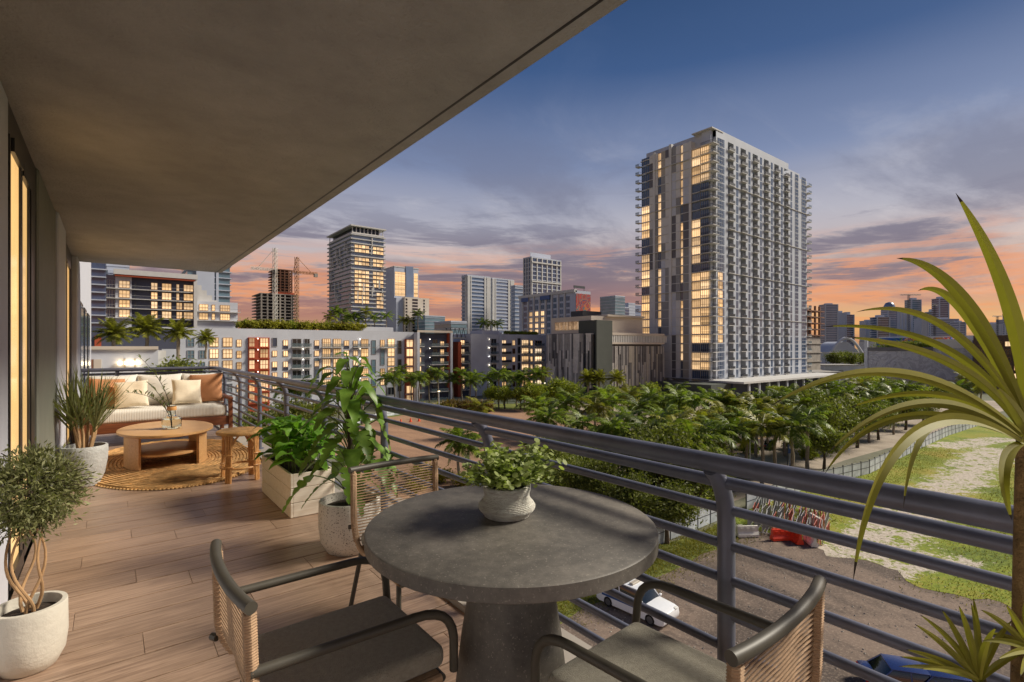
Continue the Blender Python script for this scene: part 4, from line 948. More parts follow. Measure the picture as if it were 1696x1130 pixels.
# ---- long white apartment block with coloured bays (faces the lot)
def wash_lamp(b, F, a, z, d=.3):
    P = F[0]; x, y_, zz = P(a, z, d); x2, y2, _ = P(a+.22, z, d+.18)
    b.P(MB().box(min(x, x2), max(x, x2), min(y_, y2), max(y_, y2), zz, zz+.22), 'wall_lamp', 'lamp_wash')
def apartment():
    Y = 158.0; S = FS(Y); X0, X1 = ys(268, Y), ys(690, Y); top = zat(550, 172); fh = 3.12; zf = [top-2.2-fh*(k+1) for k in range(7)]
    b = Bld('apartment_block', 'long white apartment block with red orange bays and many lit windows', X0, Y)
    b.box('wall', 'white_wall', X0, X1, Y, Y+34, G, top)
    b.box('roof', 'roof_gravel', X0+.6, X1-.6, Y+.6, Y+33.4, top+.002, top+.05)
    A = lambda u: ys(u, Y)
    def col(u0, u1, floors, h, kind, nx, ny=2, dz=.3):
        for f in floors:
            L = kind == 'lit'
            b.win('S', Y-.01, A(u0), zf[f]+dz, A(u1)-A(u0), h, 'lit_window' if L else kind, 'mullion_gold' if L else 'mullion_grey', nx, ny)
    allf = range(7)
    # left bay group behind the date palms
    col(347, 362, range(0, 3), 2.5, 'lit', 3); col(369, 385, range(0, 3), 2.5, 'lit', 3); col(369, 385, (3, 4, 5), 2.4, 'rail_glass', 3)
    col(392, 400, (0, 1, 2, 4), 2.0, 'lit', 2); col(392, 400, (3, 5), 2.3, 'navy_wall', 1, 1); col(330, 340, allf, 2.2, 'teal_glass', 2); col(310, 322, allf, 2.2, 'teal_glass', 2)
    # orange bay
    a0, a1 = A(410.5), A(446); b.P(MB().fb(S, a0, a1, zf[6], zf[0]+2.9, 0, .35), 'orange_bay', 'orange_wall')
    for f in range(0, 6):
        for u0, u1 in ((412, 421.5), (430, 444)): b.win('S', Y-.36, A(u0), zf[f]+.25, A(u1)-A(u0), 2.55, 'lit_window', 'orange_wall', 3, 2)
        b.P(MB().fb(S, a0, a1, zf[f]-.12, zf[f]+.1, .35, .9), 'bay_ledge', 'orange_wall'); wash_lamp(b, S, A(426), zf[f]+2.5, .4)
    for u0, u1, fl_, fd in ((451, 459, (1, 2, 3, 4), (0,)), (469, 477, (0, 1, 2, 3), (4,)), (521, 528.5, (0, 1, 2), (3, 4)), (570, 578, (0, 1), (2, 3)), (585, 592.5, (0, 1, 2), (4,))):
        col(u0, u1, fl_, 1.7, 'lit', 2, 1, .6)
        for f in fl_: b.win('S', Y-.01, A(u0), zf[f]+2.3-2.2+.0-.35, A(u1)-A(u0), .8, 'navy_wall', 'navy_wall', 1, 1) if f % 2 == 0 else None
        col(u0, u1, fd, 2.6, 'navy_wall', 1, 1)
    for u0, u1 in ((484, 499), (504, 513)):
        col(u0, u1, range(0, 6), 2.4, 'dark_glass', 2, 1)
        for f in range(0, 6): b.bal('S', Y, A(u0)-.3, zf[f]+.25, A(u1)-A(u0)+.6, 1.0, 'rail_glass')
    for f in range(1, 6): wash_lamp(b, S, A(501), zf[f]+2.7)
    for u0, u1, nx in ((534, 547.5, 4), (552, 565, 4)):
        col(u0, u1, (0, 1, 2, 3, 4), 2.5, 'lit', nx)
        for f in (0, 1): b.bal('S', Y, A(u0)-.3, zf[f]+.25, A(u1)-A(u0)+.6, 1.0, 'rail_glass')
    col(521, 529, (2, 3), 2.9, 'teal_glass', 1, 1); col(570, 578, (2, 4), 2.9, 'dark_glass', 1, 1)
    col(585, 592.5, (3, 4), 2.4, 'dark_glass', 1, 1); col(598, 610, (0, 1, 2, 3, 4), 2.5, 'lit', 4)
    for f in range(0, 5): wash_lamp(b, S, A(595.3), zf[f]+2.7)
    b.bal('S', Y, A(584), zf[0]+.25, A(611)-A(584), 1.0, 'rail_glass')
    for f in (0, 2, 4): b.win('S', Y-.01, A(615.5), zf[f+1]+1.0, A(622.5)-A(615.5), 4.6, 'teal_glass', 'mullion_grey', 1, 2)
    col(630, 637, (0, 3, 4), 2.3, 'lit', 2); b.win('S', Y-.01, A(630), zf[2]+.6, A(637)-A(630), 5.2, 'teal_glass', 'mullion_grey', 1, 2); col(642, 653.5, (0, 1, 2, 3), 2.7, 'lit', 2)
    b.bal('S', Y, A(629), zf[0]+.1, A(655)-A(629), 1.0, 'rail_glass'); b.win('S', Y-.01, A(642), zf[5], A(653)-A(642), 2.6, 'dark_glass', 'mullion_grey', 2, 1)
    for f in (0, 2, 4): b.win('S', Y-.01, A(658.5), zf[f+1]+1.0, A(665)-A(658.5), 4.6, 'dark_glass', 'mullion_grey', 1, 2)
    a0, a1 = A(670), A(686); b.P(MB().fb(S, a0, a1, G+1, zf[0]+2.9, 0, .4), 'orange_bay', 'orange_wall')
    for f in (0, 1, 2, 3, 5, 6):
        b.win('S', Y-.41, A(672), zf[f]+.2, A(683)-A(672), 2.6, 'lit_window', 'orange_wall', 2, 1); b.P(MB().fb(S, a0, a1, zf[f]-.1, zf[f]+.12, .4, .9), 'bay_ledge', 'slab')
    b.box('roof_pavilion', 'white_wall', A(604), A(660), Y+4, Y+14, top+.05, top+1.6)
    return top
RT = apartment()
def navy_block():
    Y = 156.0; S = FS(Y); A = lambda u: ys(u, Y); top = zat(552, 176); b = Bld('navy_apartment_block', 'dark navy apartment block framed in white with glass balconies and a lamp column', A(690), Y)
    b.box('wall', 'navy_wall', A(690), A(745), Y, Y+30, G, top)
    for u0, u1 in ((687.5, 691.5), (742.5, 746)): b.P(MB().fb(S, A(u0), A(u1), G, top+.9, -1, 1.6), 'frame_pier', 'white_wall')
    b.P(MB().fb(S, A(687.5), A(746), top+.2, top+.902, -1, 1.602), 'frame_beam', 'beige_wall'); b.P(MB().fb(S, A(740), A(742.5), G+3, top+.1, 0, 1.0), 'orange_fin', 'orange_wall')
    for k in range(7):
        z = top-2.6-3.12*(k+1)+1.2
        b.win('S', Y-.01, A(692.5), z+.2, A(697.5)-A(692.5), 2.4, 'lit_window' if k < 4 else 'dark_glass', 'mullion_gold', 2, 1)
        if k in (0, 1, 2, 3): b.win('S', Y-.01, A(729), z+.2, A(735.5)-A(729), 1.9 if k else 1.6, 'lit_window', 'mullion_gold', 2, 1)
        b.win('S', Y-.01, A(716), z+.2, A(725)-A(716), 2.2, 'dark_glass', 'navy_wall', 2, 1)
        b.bal('S', Y, A(692), z, A(700)-A(692), 1.4, 'rail_glass'); b.bal('S', Y, A(712), z, A(740)-A(712), 1.4, 'rail_glass')
        if k < 5: wash_lamp(b, S, A(710.5), z+2.3)
    # the skybridge with steel trusses to the next block
    F2 = FS(Y+4); a0, a1 = A(745.5), A(781)
    b.P(MB().fb(F2, a0, a1, top-1.6, top-1.2, -6, 0), 'bridge_deck', 'grey_panel')
    tr = MB()
    for i in range(5):
        x = a0+(a1-a0)*i/5; x2 = a0+(a1-a0)*(i+1)/5; xm = (x+x2)/2
        tr.tube([(x, Y+4, top-1.2), (xm, Y+4, top+2.2), (x2, Y+4, top-1.2)], .16, 6)
    tr.tube([(a0, Y+4, top+2.2), (a1, Y+4, top+2.2)], .18, 6); b.P(tr, 'bridge_truss', 'fence_dark')
navy_block()
def white_block():
    Y = 158.5; S = FS(Y); A = lambda u: ys(u, Y); top = zat(553, 190); b = Bld('white_apartment_block', 'white apartment block with a lamp lit blank gable and lit balconies', A(760), Y)
    b.box('orange_wing', 'orange_wall', A(760), A(765.5), Y+.5, Y+20, G, top-3); b.box('wing', 'navy_wall', A(765.5), A(780), Y+1.5, Y+20, G, top-3); b.box('wall', 'white_wall', A(780), A(912), Y, Y+28, G, top)
    fh = 3.25
    for k in range(6):
        z = top-2.4-fh*(k+1)+1.2
        b.win('S', Y+1.49, A(766), z+.2, A(773)-A(766), 1.9, 'lit_window', 'mullion_gold', 2, 1); b.bal('S', Y+1.5, A(765.6), z, A(780)-A(765.6)-.2, 1.3, 'rail_glass')
        wash_lamp(b, S, A(809), z+2.4)
        b.win('S', Y-.01, A(813), z+.2, A(822)-A(813), 2.5, 'dark_glass', 'mullion_grey', 2, 1); b.bal('S', Y, A(812), z, A(823)-A(812), 1.2, 'rail_glass')
        b.win('S', Y-.01, A(829.5), z+.2, A(838)-A(829.5), 2.0, 'lit_window', 'mullion_gold', 2, 1); b.bal('S', Y, A(828), z, A(844)-A(828), 1.3, 'rail_dark')
        b.win('S', Y-.01, A(848.5), z+.2, A(853)-A(848.5), 2.0, 'lit_window' if k % 2 == 0 else 'dark_glass', 'mullion_gold', 2, 1)
        b.win('S', Y-.01, A(857), z+.2, A(862)-A(857), 2.9, 'dark_glass', 'mullion_grey', 1, 1)
        b.win('S', Y-.01, A(864), z+.2, A(875)-A(864), 2.2, 'lit_window', 'mullion_gold', 4, 1); b.bal('S', Y, A(863), z, A(876)-A(863), 1.3, 'rail_glass')
        b.win('S', Y-.01, A(878), z+.2, A(882)-A(878), 2.0, 'lit_window', 'mullion_gold', 1, 1); b.win('S', Y-.01, A(886), z+.2, A(897)-A(886), 2.0, 'lit_window_soft' if k else 'dark_glass', 'mullion_gold', 3, 1)
        b.bal('S', Y, A(885), z, A(899)-A(885), 1.3, 'rail_glass')
    for u in (825.5,): b.P(MB().fb(S, A(u), A(u+2.5), G, top+.8, 0, 1.4), 'frame_pier', 'white_wall')
    b.box('roof', 'roof_gravel', A(780)+.5, A(912)-.5, Y+.5, Y+27, top+.002, top+.06)
    b.box('roof_house', 'white_wall', A(803), A(832), Y+2, Y+10, top+.06, top+1.5)
    return top
RT2 = white_block()

# ---- parking building behind a screen of vertical panels
def screen_block():
    X0, Y0 = 130.0, 120.4; X1 = ys(1062, Y0); Y1 = xs(905, X0); w = 175; main = zat(549, 175); up = zat(522, 175)
    b = Bld('parking_building', 'grey parking building clad in vertical panels with a dark stair tower', X0, Y0)
    b.box('core', 'screen_dark', X0+1.2, X1+14, Y0+1.2, Y1, G, main-.4)
    rr = random.Random(4)
    for F, a0, a1, ta, name in ((FW(X0), Y0+.2, Y1, main, 'W'), (FS(Y0), X0+9.2, X1+14, main-4.4, 'S')):
        n = int((a1-a0)/.78)
        for i in range(n):
            z = ta-.6
            lo = G+4
            while z > lo:
                h = rr.choice([3, 6, 7, 9, 11]); zz = max(lo, z-h); m = rr.choice(['screen_light', 'screen_light', 'screen_mid', 'screen_mid', 'screen_dark'] if name == 'W' else ['screen_mid', 'screen_mid', 'screen_dark', 'taupe_panel', 'screen_dark'])
                x = a0+i*(a1-a0)/n; b.P(MB().fb(F, x, x+.70, zz+.03, z, -.25, rr.choice([.0, .12, .26])), 'panel', m); z = zz
    b.box('stair_tower', 'dark_green_wall', X0+.9, X0+9, Y0-.6, Y0+8, G, zat(530, 175))
    b.box('corner_glass', 'dark_glass', X0-.1, X0+1.2, Y0+.19, Y0+4.6, G+3, main-1)
    b.box('upper_wall', 'beige_wall', X0+1.5, X0+30, Y0+2.5, Y1-1, main-.39, up)
    Wf = FW(X0+1.5)
    n = 22
    for i in range(n):
        a = Y0+4+(Y1-Y0-7)*i/n; b.win('W', X0+1.49, a, main+.9, (Y1-Y0-7)/n*.82, up-main-2.6, 'lit_window_soft', 'mullion_gold', 2, 1)
    b.P(MB().fb(FS(Y0+2.5), X0+9, X0+30, up, up+.7, -16, .9), 'roof_canopy', 'beige_wall')
    b.P(MB().fb(FS(Y0), X0+9.1, X1+14, main-4.3, main-3.6, -2, .3), 'ledge', 'beige_wall'); b.P(MB().fb(FS(Y0), X0+9.1, X1+14, main-1.1, main-.2, -2, .35), 'ledge', 'beige_wall')
    for i in range(34): x = X0+9.4+i*.95; b.P(MB().fb(FS(Y0), x, x+.55, main-3.6, main-1.1, -.6, .2), 'louvre', 'pale_panel')
    b.box('roof_plant_room', 'fence_dark', X0+4, X0+14, Y0+9, Y0+15, up+.01, up+2.2)
screen_block()

# ---- generic distant tower: glass body, a slab ring per floor, piers
def tower(name, label, x0, x1, y0, y1, top, body, slabm, fh=3.4, over=.5, piers=(), pm='slab', th=.45, crown=True, group=None, from_z=None, cat='building'):
    b = Bld(name, label, x0, y0, cat, group); b.box('body', body, x0, x1, y0, y1, G, top)
    me = MB().box(0, x1-x0+2*over, 0, y1-y0+2*over, 0, th).mesh('floor_slab', slabm); z = (from_z if from_z is not None else G+8)
    while z < top-1: b.put('floor_slab', me, (x0-over, y0-over, z)); z += fh
    for f, a0, a1 in piers:
        if f == 'S': b.P(MB().fb(FS(y0), x0+a0, x0+a1, G, top+.3, -.5, over+.25), 'pier', pm)
        else: b.P(MB().fb(FW(x0), y0+a0, y0+a1, G, top+.3, -.5, over+.25), 'pier', pm)
    if crown: b.box('parapet', slabm, x0-.2, x1+.2, y0-.2, y1+.2, top, top+1.2)
    return b
# striped condominium tower with blocks of lit windows
def striped():
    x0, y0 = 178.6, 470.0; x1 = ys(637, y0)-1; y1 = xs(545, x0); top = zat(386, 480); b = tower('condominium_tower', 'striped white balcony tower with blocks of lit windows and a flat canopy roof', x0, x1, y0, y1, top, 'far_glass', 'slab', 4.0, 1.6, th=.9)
    fh = 4.0; nf = int((top-zat(560, 480))/fh)
    rr = random.Random(3); W = x1-x0
    for f in range(nf):
        z = zat(560, 480)+f*fh; fr = (nf-f)/nf; v = 576-(z-EYE)*848/480
        for i in range(8):
            a = W*(.06+i*.115); u = 583+(637-583)*(a/W)
            on = (410 < v < 422) or (427 < v < 444 ) or (452 < v < 478) or (482 < v < 508 and i < 4) or (489 < v < 516 and i > 5)
            if on and i != 4: b.win('S', y0-1.61, x0+a, z+.9, W*.10, fh-1.2, 'lit_window', 'mullion_gold', 2, 1)
    for i in range(26):
        a = rr.uniform(0, y1-y0-6); z = zat(560, 480)+rr.randrange(nf)*fh; b.P(MB().fb(FW(x0), y0+a, y0+a+rr.uniform(1, 2.2), z, z+fh*2, -.3, 1.75), 'pier', 'slab')
    for i in range(22):
        a = rr.uniform(0, W-2); z = zat(560, 480)+rr.randrange(nf)*fh; b.P(MB().fb(FS(y0), x0+a, x0+a+rr.uniform(.6, 1.4), z, z+fh*2, -.3, 1.75), 'pier', 'slab')
    b.box('roof_storey', 'dark_glass', x0+3, x1-3, y0+3, y1-3, top+1.2, top+6.5)
    for i in range(9):
        for yy in (y0+.5, y1-1): b.box('roof_column', 'slab', x0+.3+i*(W-1.2)/8, x0+.9+i*(W-1.2)/8, yy, yy+.6, top+1.2, top+6.5)
    b.box('roof_canopy', 'slab', x0-2, x1+2, y0-2, y1+2, top+6.5, top+7.6)
striped()
def beige():
    y0 = 557.0; A = lambda u: ys(u, y0); top = zat(442, 600); b = Bld('stepped_tower', 'slim stepped tower with two golden lit strips above a beige lower part', A(652), y0)
    b.box('shaft', 'far_wall', A(653), A(693), y0, y0+34, G, top); b.box('shaft_middle', 'far_glass', A(672), A(684), y0-.8, y0+20, G, top+2)
    b.box('crown', 'slab', A(652.5), A(693.5), y0-.4, y0+34.4, top, top+1)
    n = 21
    for k in range(n):
        z = zat(490, 600)+k*(top-zat(490, 600)-6)/n
        b.win('S', y0-.01, A(654), z, A(671)-A(654), 1.9, 'lit_window', 'mullion_gold', 3, 1); b.win('S', y0-.01, A(685.5), z, A(692)-A(685.5), 1.9, 'lit_window', 'mullion_gold', 2, 1)
    z1 = zat(491, 590); b.box('lower_part', 'beige_wall', A(664), A(704), y0-10, y0+30, G, z1); b.box('lower_side', 'far_wall', A(652.5), A(664), y0-6, y0+20, G, z1-1)
    for k in range(18):
        z = z1-4-k*3.6
        for u0, u1 in ((668, 671), (679, 688), (697, 699.5)): b.win('S', y0-10.01, A(u0)-2, z, A(u1)-A(u0), 2.4, 'dark_glass', 'mullion_grey', 1, 1)
beige()
def twin(u0, u1, v, y0, label):
    A = lambda u: ys(u, y0); ul = u0; u0 += 9; yb = xs(ul, A(u0)); w_ = SA*A((u0+u1)/2)+CA*y0; W = A(u1)-A(u0)
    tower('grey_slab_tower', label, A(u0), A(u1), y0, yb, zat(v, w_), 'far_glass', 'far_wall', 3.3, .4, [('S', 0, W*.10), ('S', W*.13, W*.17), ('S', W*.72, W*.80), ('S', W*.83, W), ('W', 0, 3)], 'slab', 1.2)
twin(765, 812, 459, 381.0, 'grey slab tower with white vertical bands, further from the blue gridded tower')
twin(806, 851, 464, 392.0, 'grey slab tower with white vertical bands, next to the blue gridded tower')
def gridded():
    y0 = 325.0; A = lambda u: ys(u, y0); top = zat(425, 420); W = A(929)-A(880); yb = xs(867, A(880))
    b = tower('gridded_tower', 'blue glass tower with white grid frame behind the painted mural building', A(880), A(929), y0, yb, top, 'blue_glass', 'far_wall', 3.5, .25, [('S', W*k/6, W*k/6+1.1) for k in range(6)]+[('S', W-1.1, W)]+[('W', (yb-y0-1)*k/3, (yb-y0-1)*k/3+1) for k in range(4)], 'slab', .7)
    for k in range(3): b.P(MB().fb(FS(y0), A(880), A(929), top-4-k*16, top-2.9-k*16, 0, .9), 'frame_band', 'slab')
    b.box('roof_house', 'far_wall', A(886), A(920), y0+6, yb-4, top+1.2, top+6)
    A2 = lambda u: ys(u, 360.0); tower('grey_office_tower', 'plain grey tower half hidden behind the blue gridded tower', A2(853), A2(868), 360.0, 366.0, zat(470, 440), 'far_glass', 'far_wall', 3.5, .3, th=1.2)
gridded()
def mural_building():
    X0, Y0 = 186.0, 184.6; X1 = ys(978, Y0); Y1 = xs(860, X0); top = zat(481, 260); b = Bld('mural_hotel', 'mid rise block with lit window columns and a colourful painted gable', X0, Y0)
    b.box('wall', 'far_wall', X0, X1, Y0, Y1, G, top); F = FW(X0)
    for k in range(8):
        a = Y0+4+k*(Y1-Y0-6)/8; L = k in (3, 4, 5)
        for f in range(11):
            z = top-5-f*3.3; on = k in (4, 6, 5) and 2 <= f <= 9
            b.win('W', X0-.01, a, z, 2.6, 2.5, 'lit_window' if on else 'blue_glass', 'mullion_gold' if on else 'far_wall', 2, 1)
        b.P(MB().fb(F, a+3.0, a+3.6, G, top, 0, .7), 'pier', 'slab')
    b.P(MB().fb(F, Y0, Y1, top-.9, top+.6, -1, .8), 'cornice', 'slab')
    for a0, a1 in ((Y1-9, Y1-3), (Y1-27, Y1-19)): b.P(MB().fb(F, a0, a1, top-3.2, top-1.0, .7, 1.0), 'blue_banner', 'stripe_blue')
    b.P(MB().fb(FS(Y0), X0+.3, X1-.1, top-34, top-1.5, 0, .15), 'painted_gable', 'mural')
    b.box('roof_sign', 'fence_dark', X0+1, X1-2, Y0+2, Y0+2.4, top+1.6, top+2.8)
    for x in (X0+1.2, X1-2.6): b.box('sign_leg', 'fence_dark', x, x+.2, Y0+2.1, Y0+2.3, top, top+1.6)
def _mural(T, p):
    g = T.add('ShaderNodeNewGeometry').outputs['Position']; n = T.noise(g, .11, 3, .5, 2.5)
    T.l.new(T.ramp(n, [(0, srgb(150, 60, 50)), (.40, srgb(178, 74, 56)), (.46, srgb(60, 58, 110)), (.50, srgb(196, 110, 60)), (.55, srgb(70, 110, 120)), (.60, srgb(180, 66, 60))], 'CONSTANT'), p.inputs['Base Color'])
custom('mural', _mural, Roughness=.8); mural_building()
# far small towers between the parking building and the slab tower
for i, (u0, u1, v, m) in enumerate(((1019, 1035, 491, 'teal_glass'), (1034, 1042, 510, 'blue_glass'), (1041, 1052, 503, 'far_wall'), (1050, 1062, 506, 'far_glass'))):
    y0 = 420.0+i*12; A = lambda u: ys(u, y0); tower('distant_tower', ['pale teal tower beyond the roof of the grey parking building', 'narrow blue glass tower beside the pale teal tower', 'pale grey tower beyond the parking building roof', 'grey glass tower just behind the edge of the slab tower'][i], A(u0), A(u1), y0, y0+25, zat(v, SA*A(u0)+CA*y0), m, 'far_wall', 4, .3)
for i, (u0, u1, v, m, y0) in enumerate(((704, 737, 524, 'teal_glass', 520.0), (747, 773, 534, 'teal_glass', 330.0))):
    A = lambda u: ys(u, y0); tower('low_glass_block', ['low teal glass block to the side of the slim stepped tower', 'small teal glass block at the foot of the grey slab towers'][i], A(u0), A(u1), y0, y0+25, zat(v, SA*A(u0)+CA*y0), m, 'far_wall', 4, .3)

# ---- stepped block with orange soffits, upper left
def orange_block():
    Y = 215.0; S = FS(Y); A = lambda u: ys(u, Y); top = zat(462, 184); b = Bld('terraced_block', 'terraced block with navy facade, orange soffit and rows of lit windows', A(175), Y)
    b.box('wall', 'navy_wall', A(218), A(322), Y, Y+30, G, top-.5); b.box('side_wall', 'white_wall', A(191), A(218), Y-.6, Y+30, G, top-.4); b.box('low_wing', 'white_wall', A(326), A(394), Y+.4, Y+26, G, zat(500, 188))
    b.P(MB().fb(S, A(188), A(326), top-.5, top+1.2, -30, 2.4), 'roof_slab', 'slab'); b.P(MB().fb(S, A(190), A(322), top-1.1, top-.5, -.5, 2.2), 'orange_soffit', 'orange_wall'); b.P(MB().fb(S, A(320), A(325.5), G, top+.2, -.3, 2.0), 'end_pier', 'slab')
    zs = [top-16.8*.2-3.25*(k+1)+1.6 for k in range(4)]
    for k, z in enumerate(zs):
        for u0, u1, n in ((197, 215, 3), (250, 261, 2), (268, 284, 3), (292, 297 if k < 2 else 302, 2), (304, 320, 3)):
            b.win('S', Y-(.61 if u0 < 200 else .01), A(u0), z+.25, A(u1)-A(u0), 2.4, 'lit_window', 'mullion_gold', n, 2)
        b.win('S', Y-.01, A(222), z+.1, A(226)-A(222), 2.2, 'rail_glass', 'navy_wall', 1, 1)
        b.bal('S', Y, A(176), z, A(320)-A(176), 1.5, 'rail_thin'); b.win('S', Y-.02, A(177), z+.2, A(190)-A(177), 2.5, 'blue_glass', 'mullion_grey', 3, 1)
    b.box('glass_corner', 'blue_glass', A(176), A(191), Y, Y+20, G, top-.6)
    for k in range(2):
        z = zs[2+k]
        for u0, u1, n in ((330, 345, 3), (351, 356.5, 1), (365, 381, 4)): b.win('S', Y+.39, A(u0), z+.25, A(u1)-A(u0), 2.3, 'lit_window', 'mullion_gold', n, 2)
        b.bal('S', Y+.4, A(326), z, A(398)-A(326), 1.2, 'rail_thin')
    for k in range(6): b.box('step_terrace', 'slab', A(326)+k*1.7, A(326)+(k+1)*1.7, Y+2, Y+14, zat(500, 188), top-2-k*1.75)
orange_block()
def left_towers():
    Y = 300.0; A = lambda u: ys(u, Y)
    tower('banded_glass_tower', 'dark banded glass tower between the white house wall and the terraced block', A(140), A(175), Y, Y+28, zat(435, 240), 'blue_glass', 'far_wall', 3.5, .8, th=.5)
    tower('banded_glass_tower', 'pale office tower rising behind the orange soffit of the terraced block', A(176), A(216), Y+20, Y+50, zat(440, 250), 'far_wall', 'far_wall', 3.6, .4, th=1.4)
    W = A(404)-A(326); tower('teal_condominium', 'pale teal condominium tower beside the ceiling corner behind the terraced block', A(326), A(404), Y+40, Y+70, zat(392, 300), 'teal_glass', 'far_wall', 3.6, .8, [('S', W*.2, W*.36), ('S', W*.36, W*.62), ('S', W*.66, W*.72)], 'far_wall', .5)
left_towers()
# podium with lamps under the date palms
def podium():
    Y = 100.0; S = FS(Y); A = lambda u: ys(u, Y); top = zat(579, 80); b = Bld('podium_terrace', 'white podium wall with glowing wall lamps below the date palms', A(120), Y)
    b.box('wall', 'white_wall', A(120), A(262), Y, Y+54, G, top); b.P(MB().fb(S, A(120), A(262), top, top+.5, -1, .35), 'coping', 'beige_wall'); b.box('back_wall', 'navy_wall', A(118), A(322), Y+26, Y+54, top, zat(546, 110))
    b.box('side_block', 'pale_panel', A(262), A(276), Y+1, Y+20, G, top-.2)
    for u in (198.5, 209.5, 219, 228.5):
        b.P(MB().box(A(u)-.28, A(u)+.28, Y-.6, Y-.1, zat(604.5, 79), zat(604.5, 79)+.55), 'wall_lamp', 'lamp_glow', bevel=.12, seg=2)
    for u in (205, 222): b.P(MB().fb(S, A(u), A(u+3), zat(613, 79), zat(594, 79), 0, .2), 'lamp_panel', 'taupe_panel')
    b.P(MB().fb(S, A(155), A(168), zat(612, 79), zat(595, 79), 0, .15), 'awning', 'beige_wall'); b.P(MB().fb(S, A(151), A(157), zat(612, 79), zat(595, 79), 0, .12), 'door', 'rust')
    b.P(MB().fb(FS(Y+26), A(150), A(164), zat(578, 105), zat(558, 105), 0, .3), 'orange_panel', 'orange_wall')
    b.box('low_terrace', 'concrete', A(120), A(275), Y-20, Y, G, zat(650, 70))
    return top
PT = podium()
# unfinished towers and their cranes
def lattice(b, name, p0, p1, s, m):
    p0, p1 = Vector(p0), Vector(p1); L = (p1-p0).length; d = (p1-p0)/L; u = d.orthogonal().normalized(); v = d.cross(u); mb = MB(); n = max(4, int(L/(s*1.6)))
    cs = [(u*a+v*c)*s*.5 for a, c in ((-1, -1), (1, -1), (1, 1), (-1, 1))]
    for c in cs: mb.tube([p0+c, p1+c], s*.09, 4, smooth=False)
    for i in range(n):
        for k in range(4): mb.tube([p0+d*L*i/n+cs[k], p0+d*L*(i+1)/n+cs[(k+1) % 4]], s*.06, 4, smooth=False, caps=False)
    b.P(mb, name, m)
def site():
    Y = 650.0; A = lambda u: ys(u, Y); w_ = SA*A(465)+CA*Y; z = lambda v: zat(v, w_)
    b = Bld('unfinished_tower', 'concrete tower under construction with rust formwork and a stepped base', A(431), Y)
    b.box('core', 'navy_wall', A(437), A(488), Y+6, Y+40, G, z(489)); b.box('upper_core', 'dark_panel', A(460), A(484), Y+8, Y+30, G, z(452))
    me = MB().box(0, A(494)-A(431), 0, 46, 0, 1.0).mesh('floor_slab', 'concrete'); me2 = MB().box(0, A(486)-A(457), 0, 34, 0, 1.0).mesh('floor_slab', 'rust'); v = 530
    while v > 486: b.put('floor_slab', me, (A(431), Y, z(v))); v -= 5.2
    while v > 446: b.put('floor_slab', me2, (A(457), Y+4, z(v))); v -= 4.6
    for u in (432, 442, 452, 463, 471, 482, 491): b.P(MB().fb(FS(Y), A(u), A(u)+1.6, G, z(487), -2, .2), 'column', 'concrete')
    for u in (458, 465, 472, 479, 484): b.P(MB().fb(FS(Y+4), A(u), A(u)+1.4, z(490), z(447), -2, .2), 'column', 'rust')
    b.P(MB().box(A(455), A(488), Y+2, Y+40, z(487), z(484)), 'formwork', 'orange_wall')
    for u, vt, vj, l0, l1, label, m in ((454, 413, 449, -40, 2, 'white tower crane on the far side of the unfinished tower', 'mark_white'), (490, 424, 449.5, -8, 34, 'ochre tower crane beside the unfinished tower with its jib over the roof', 'mullion_gold')):
        c = Bld('tower_crane', label, A(u), Y-4, 'crane'); lattice(c, 'mast', (A(u), Y-4, G), (A(u), Y-4, z(vt)), 3.4, m)
        lattice(c, 'jib', (A(u+l0), Y-4, z(vj)), (A(u+l1), Y-4, z(vj)), 2.2, m); c.P(MB().box(A(u+(l1 if l1 > 3 else l1+2))-4, A(u+(l1 if l1 > 3 else l1+2)), Y-6, Y-2, z(vj)-4, z(vj)), 'counterweight', 'concrete')
        c.P(MB().tube([(A(u), Y-4, z(vt)), (A(u+l0*.7), Y-4, z(vj)+1)], .3, 4).tube([(A(u), Y-4, z(vt)), (A(u+l1*.7), Y-4, z(vj)+1)], .3, 4), 'tie', m)
    # concrete frame beside the slab tower
    Y = 124.0; A2 = lambda u: ys(u, Y); w_ = 292; z2 = lambda v: zat(v, w_); b = Bld('concrete_shell_building', 'bare concrete frame with rusty upper floors beside the slab tower', A2(1337), Y)
    b.box('core', 'concrete', A2(1338), A2(1362), Y+1, Y+16, G, z2(556)); b.box('upper_core', 'dark_panel', A2(1340), A2(1356), Y+4, Y+12, z2(556), z2(510))
    me = MB().box(0, A2(1366)-A2(1335), 0, 18, 0, .5).mesh('floor_slab', 'rust'); v = 556
    while v > 505: b.put('floor_slab', me, (A2(1335), Y, z2(v))); v -= 10.2
    for u in (1336, 1343, 1351, 1358): b.P(MB().fb(FS(Y), A2(u), A2(u)+.8, z2(557), z2(506), -1, 0), 'column', 'rust')
    for v in (570, 585, 600, 615): b.P(MB().fb(FS(Y+1), A2(1337), A2(1363), z2(v), z2(v)+.5, 0, .5), 'floor_edge', 'concrete'); b.P(MB().fb(FS(Y+1), A2(1341), A2(1346), z2(v+9), z2(v+1.5), 0, .1), 'opening', 'dark_panel')
site()

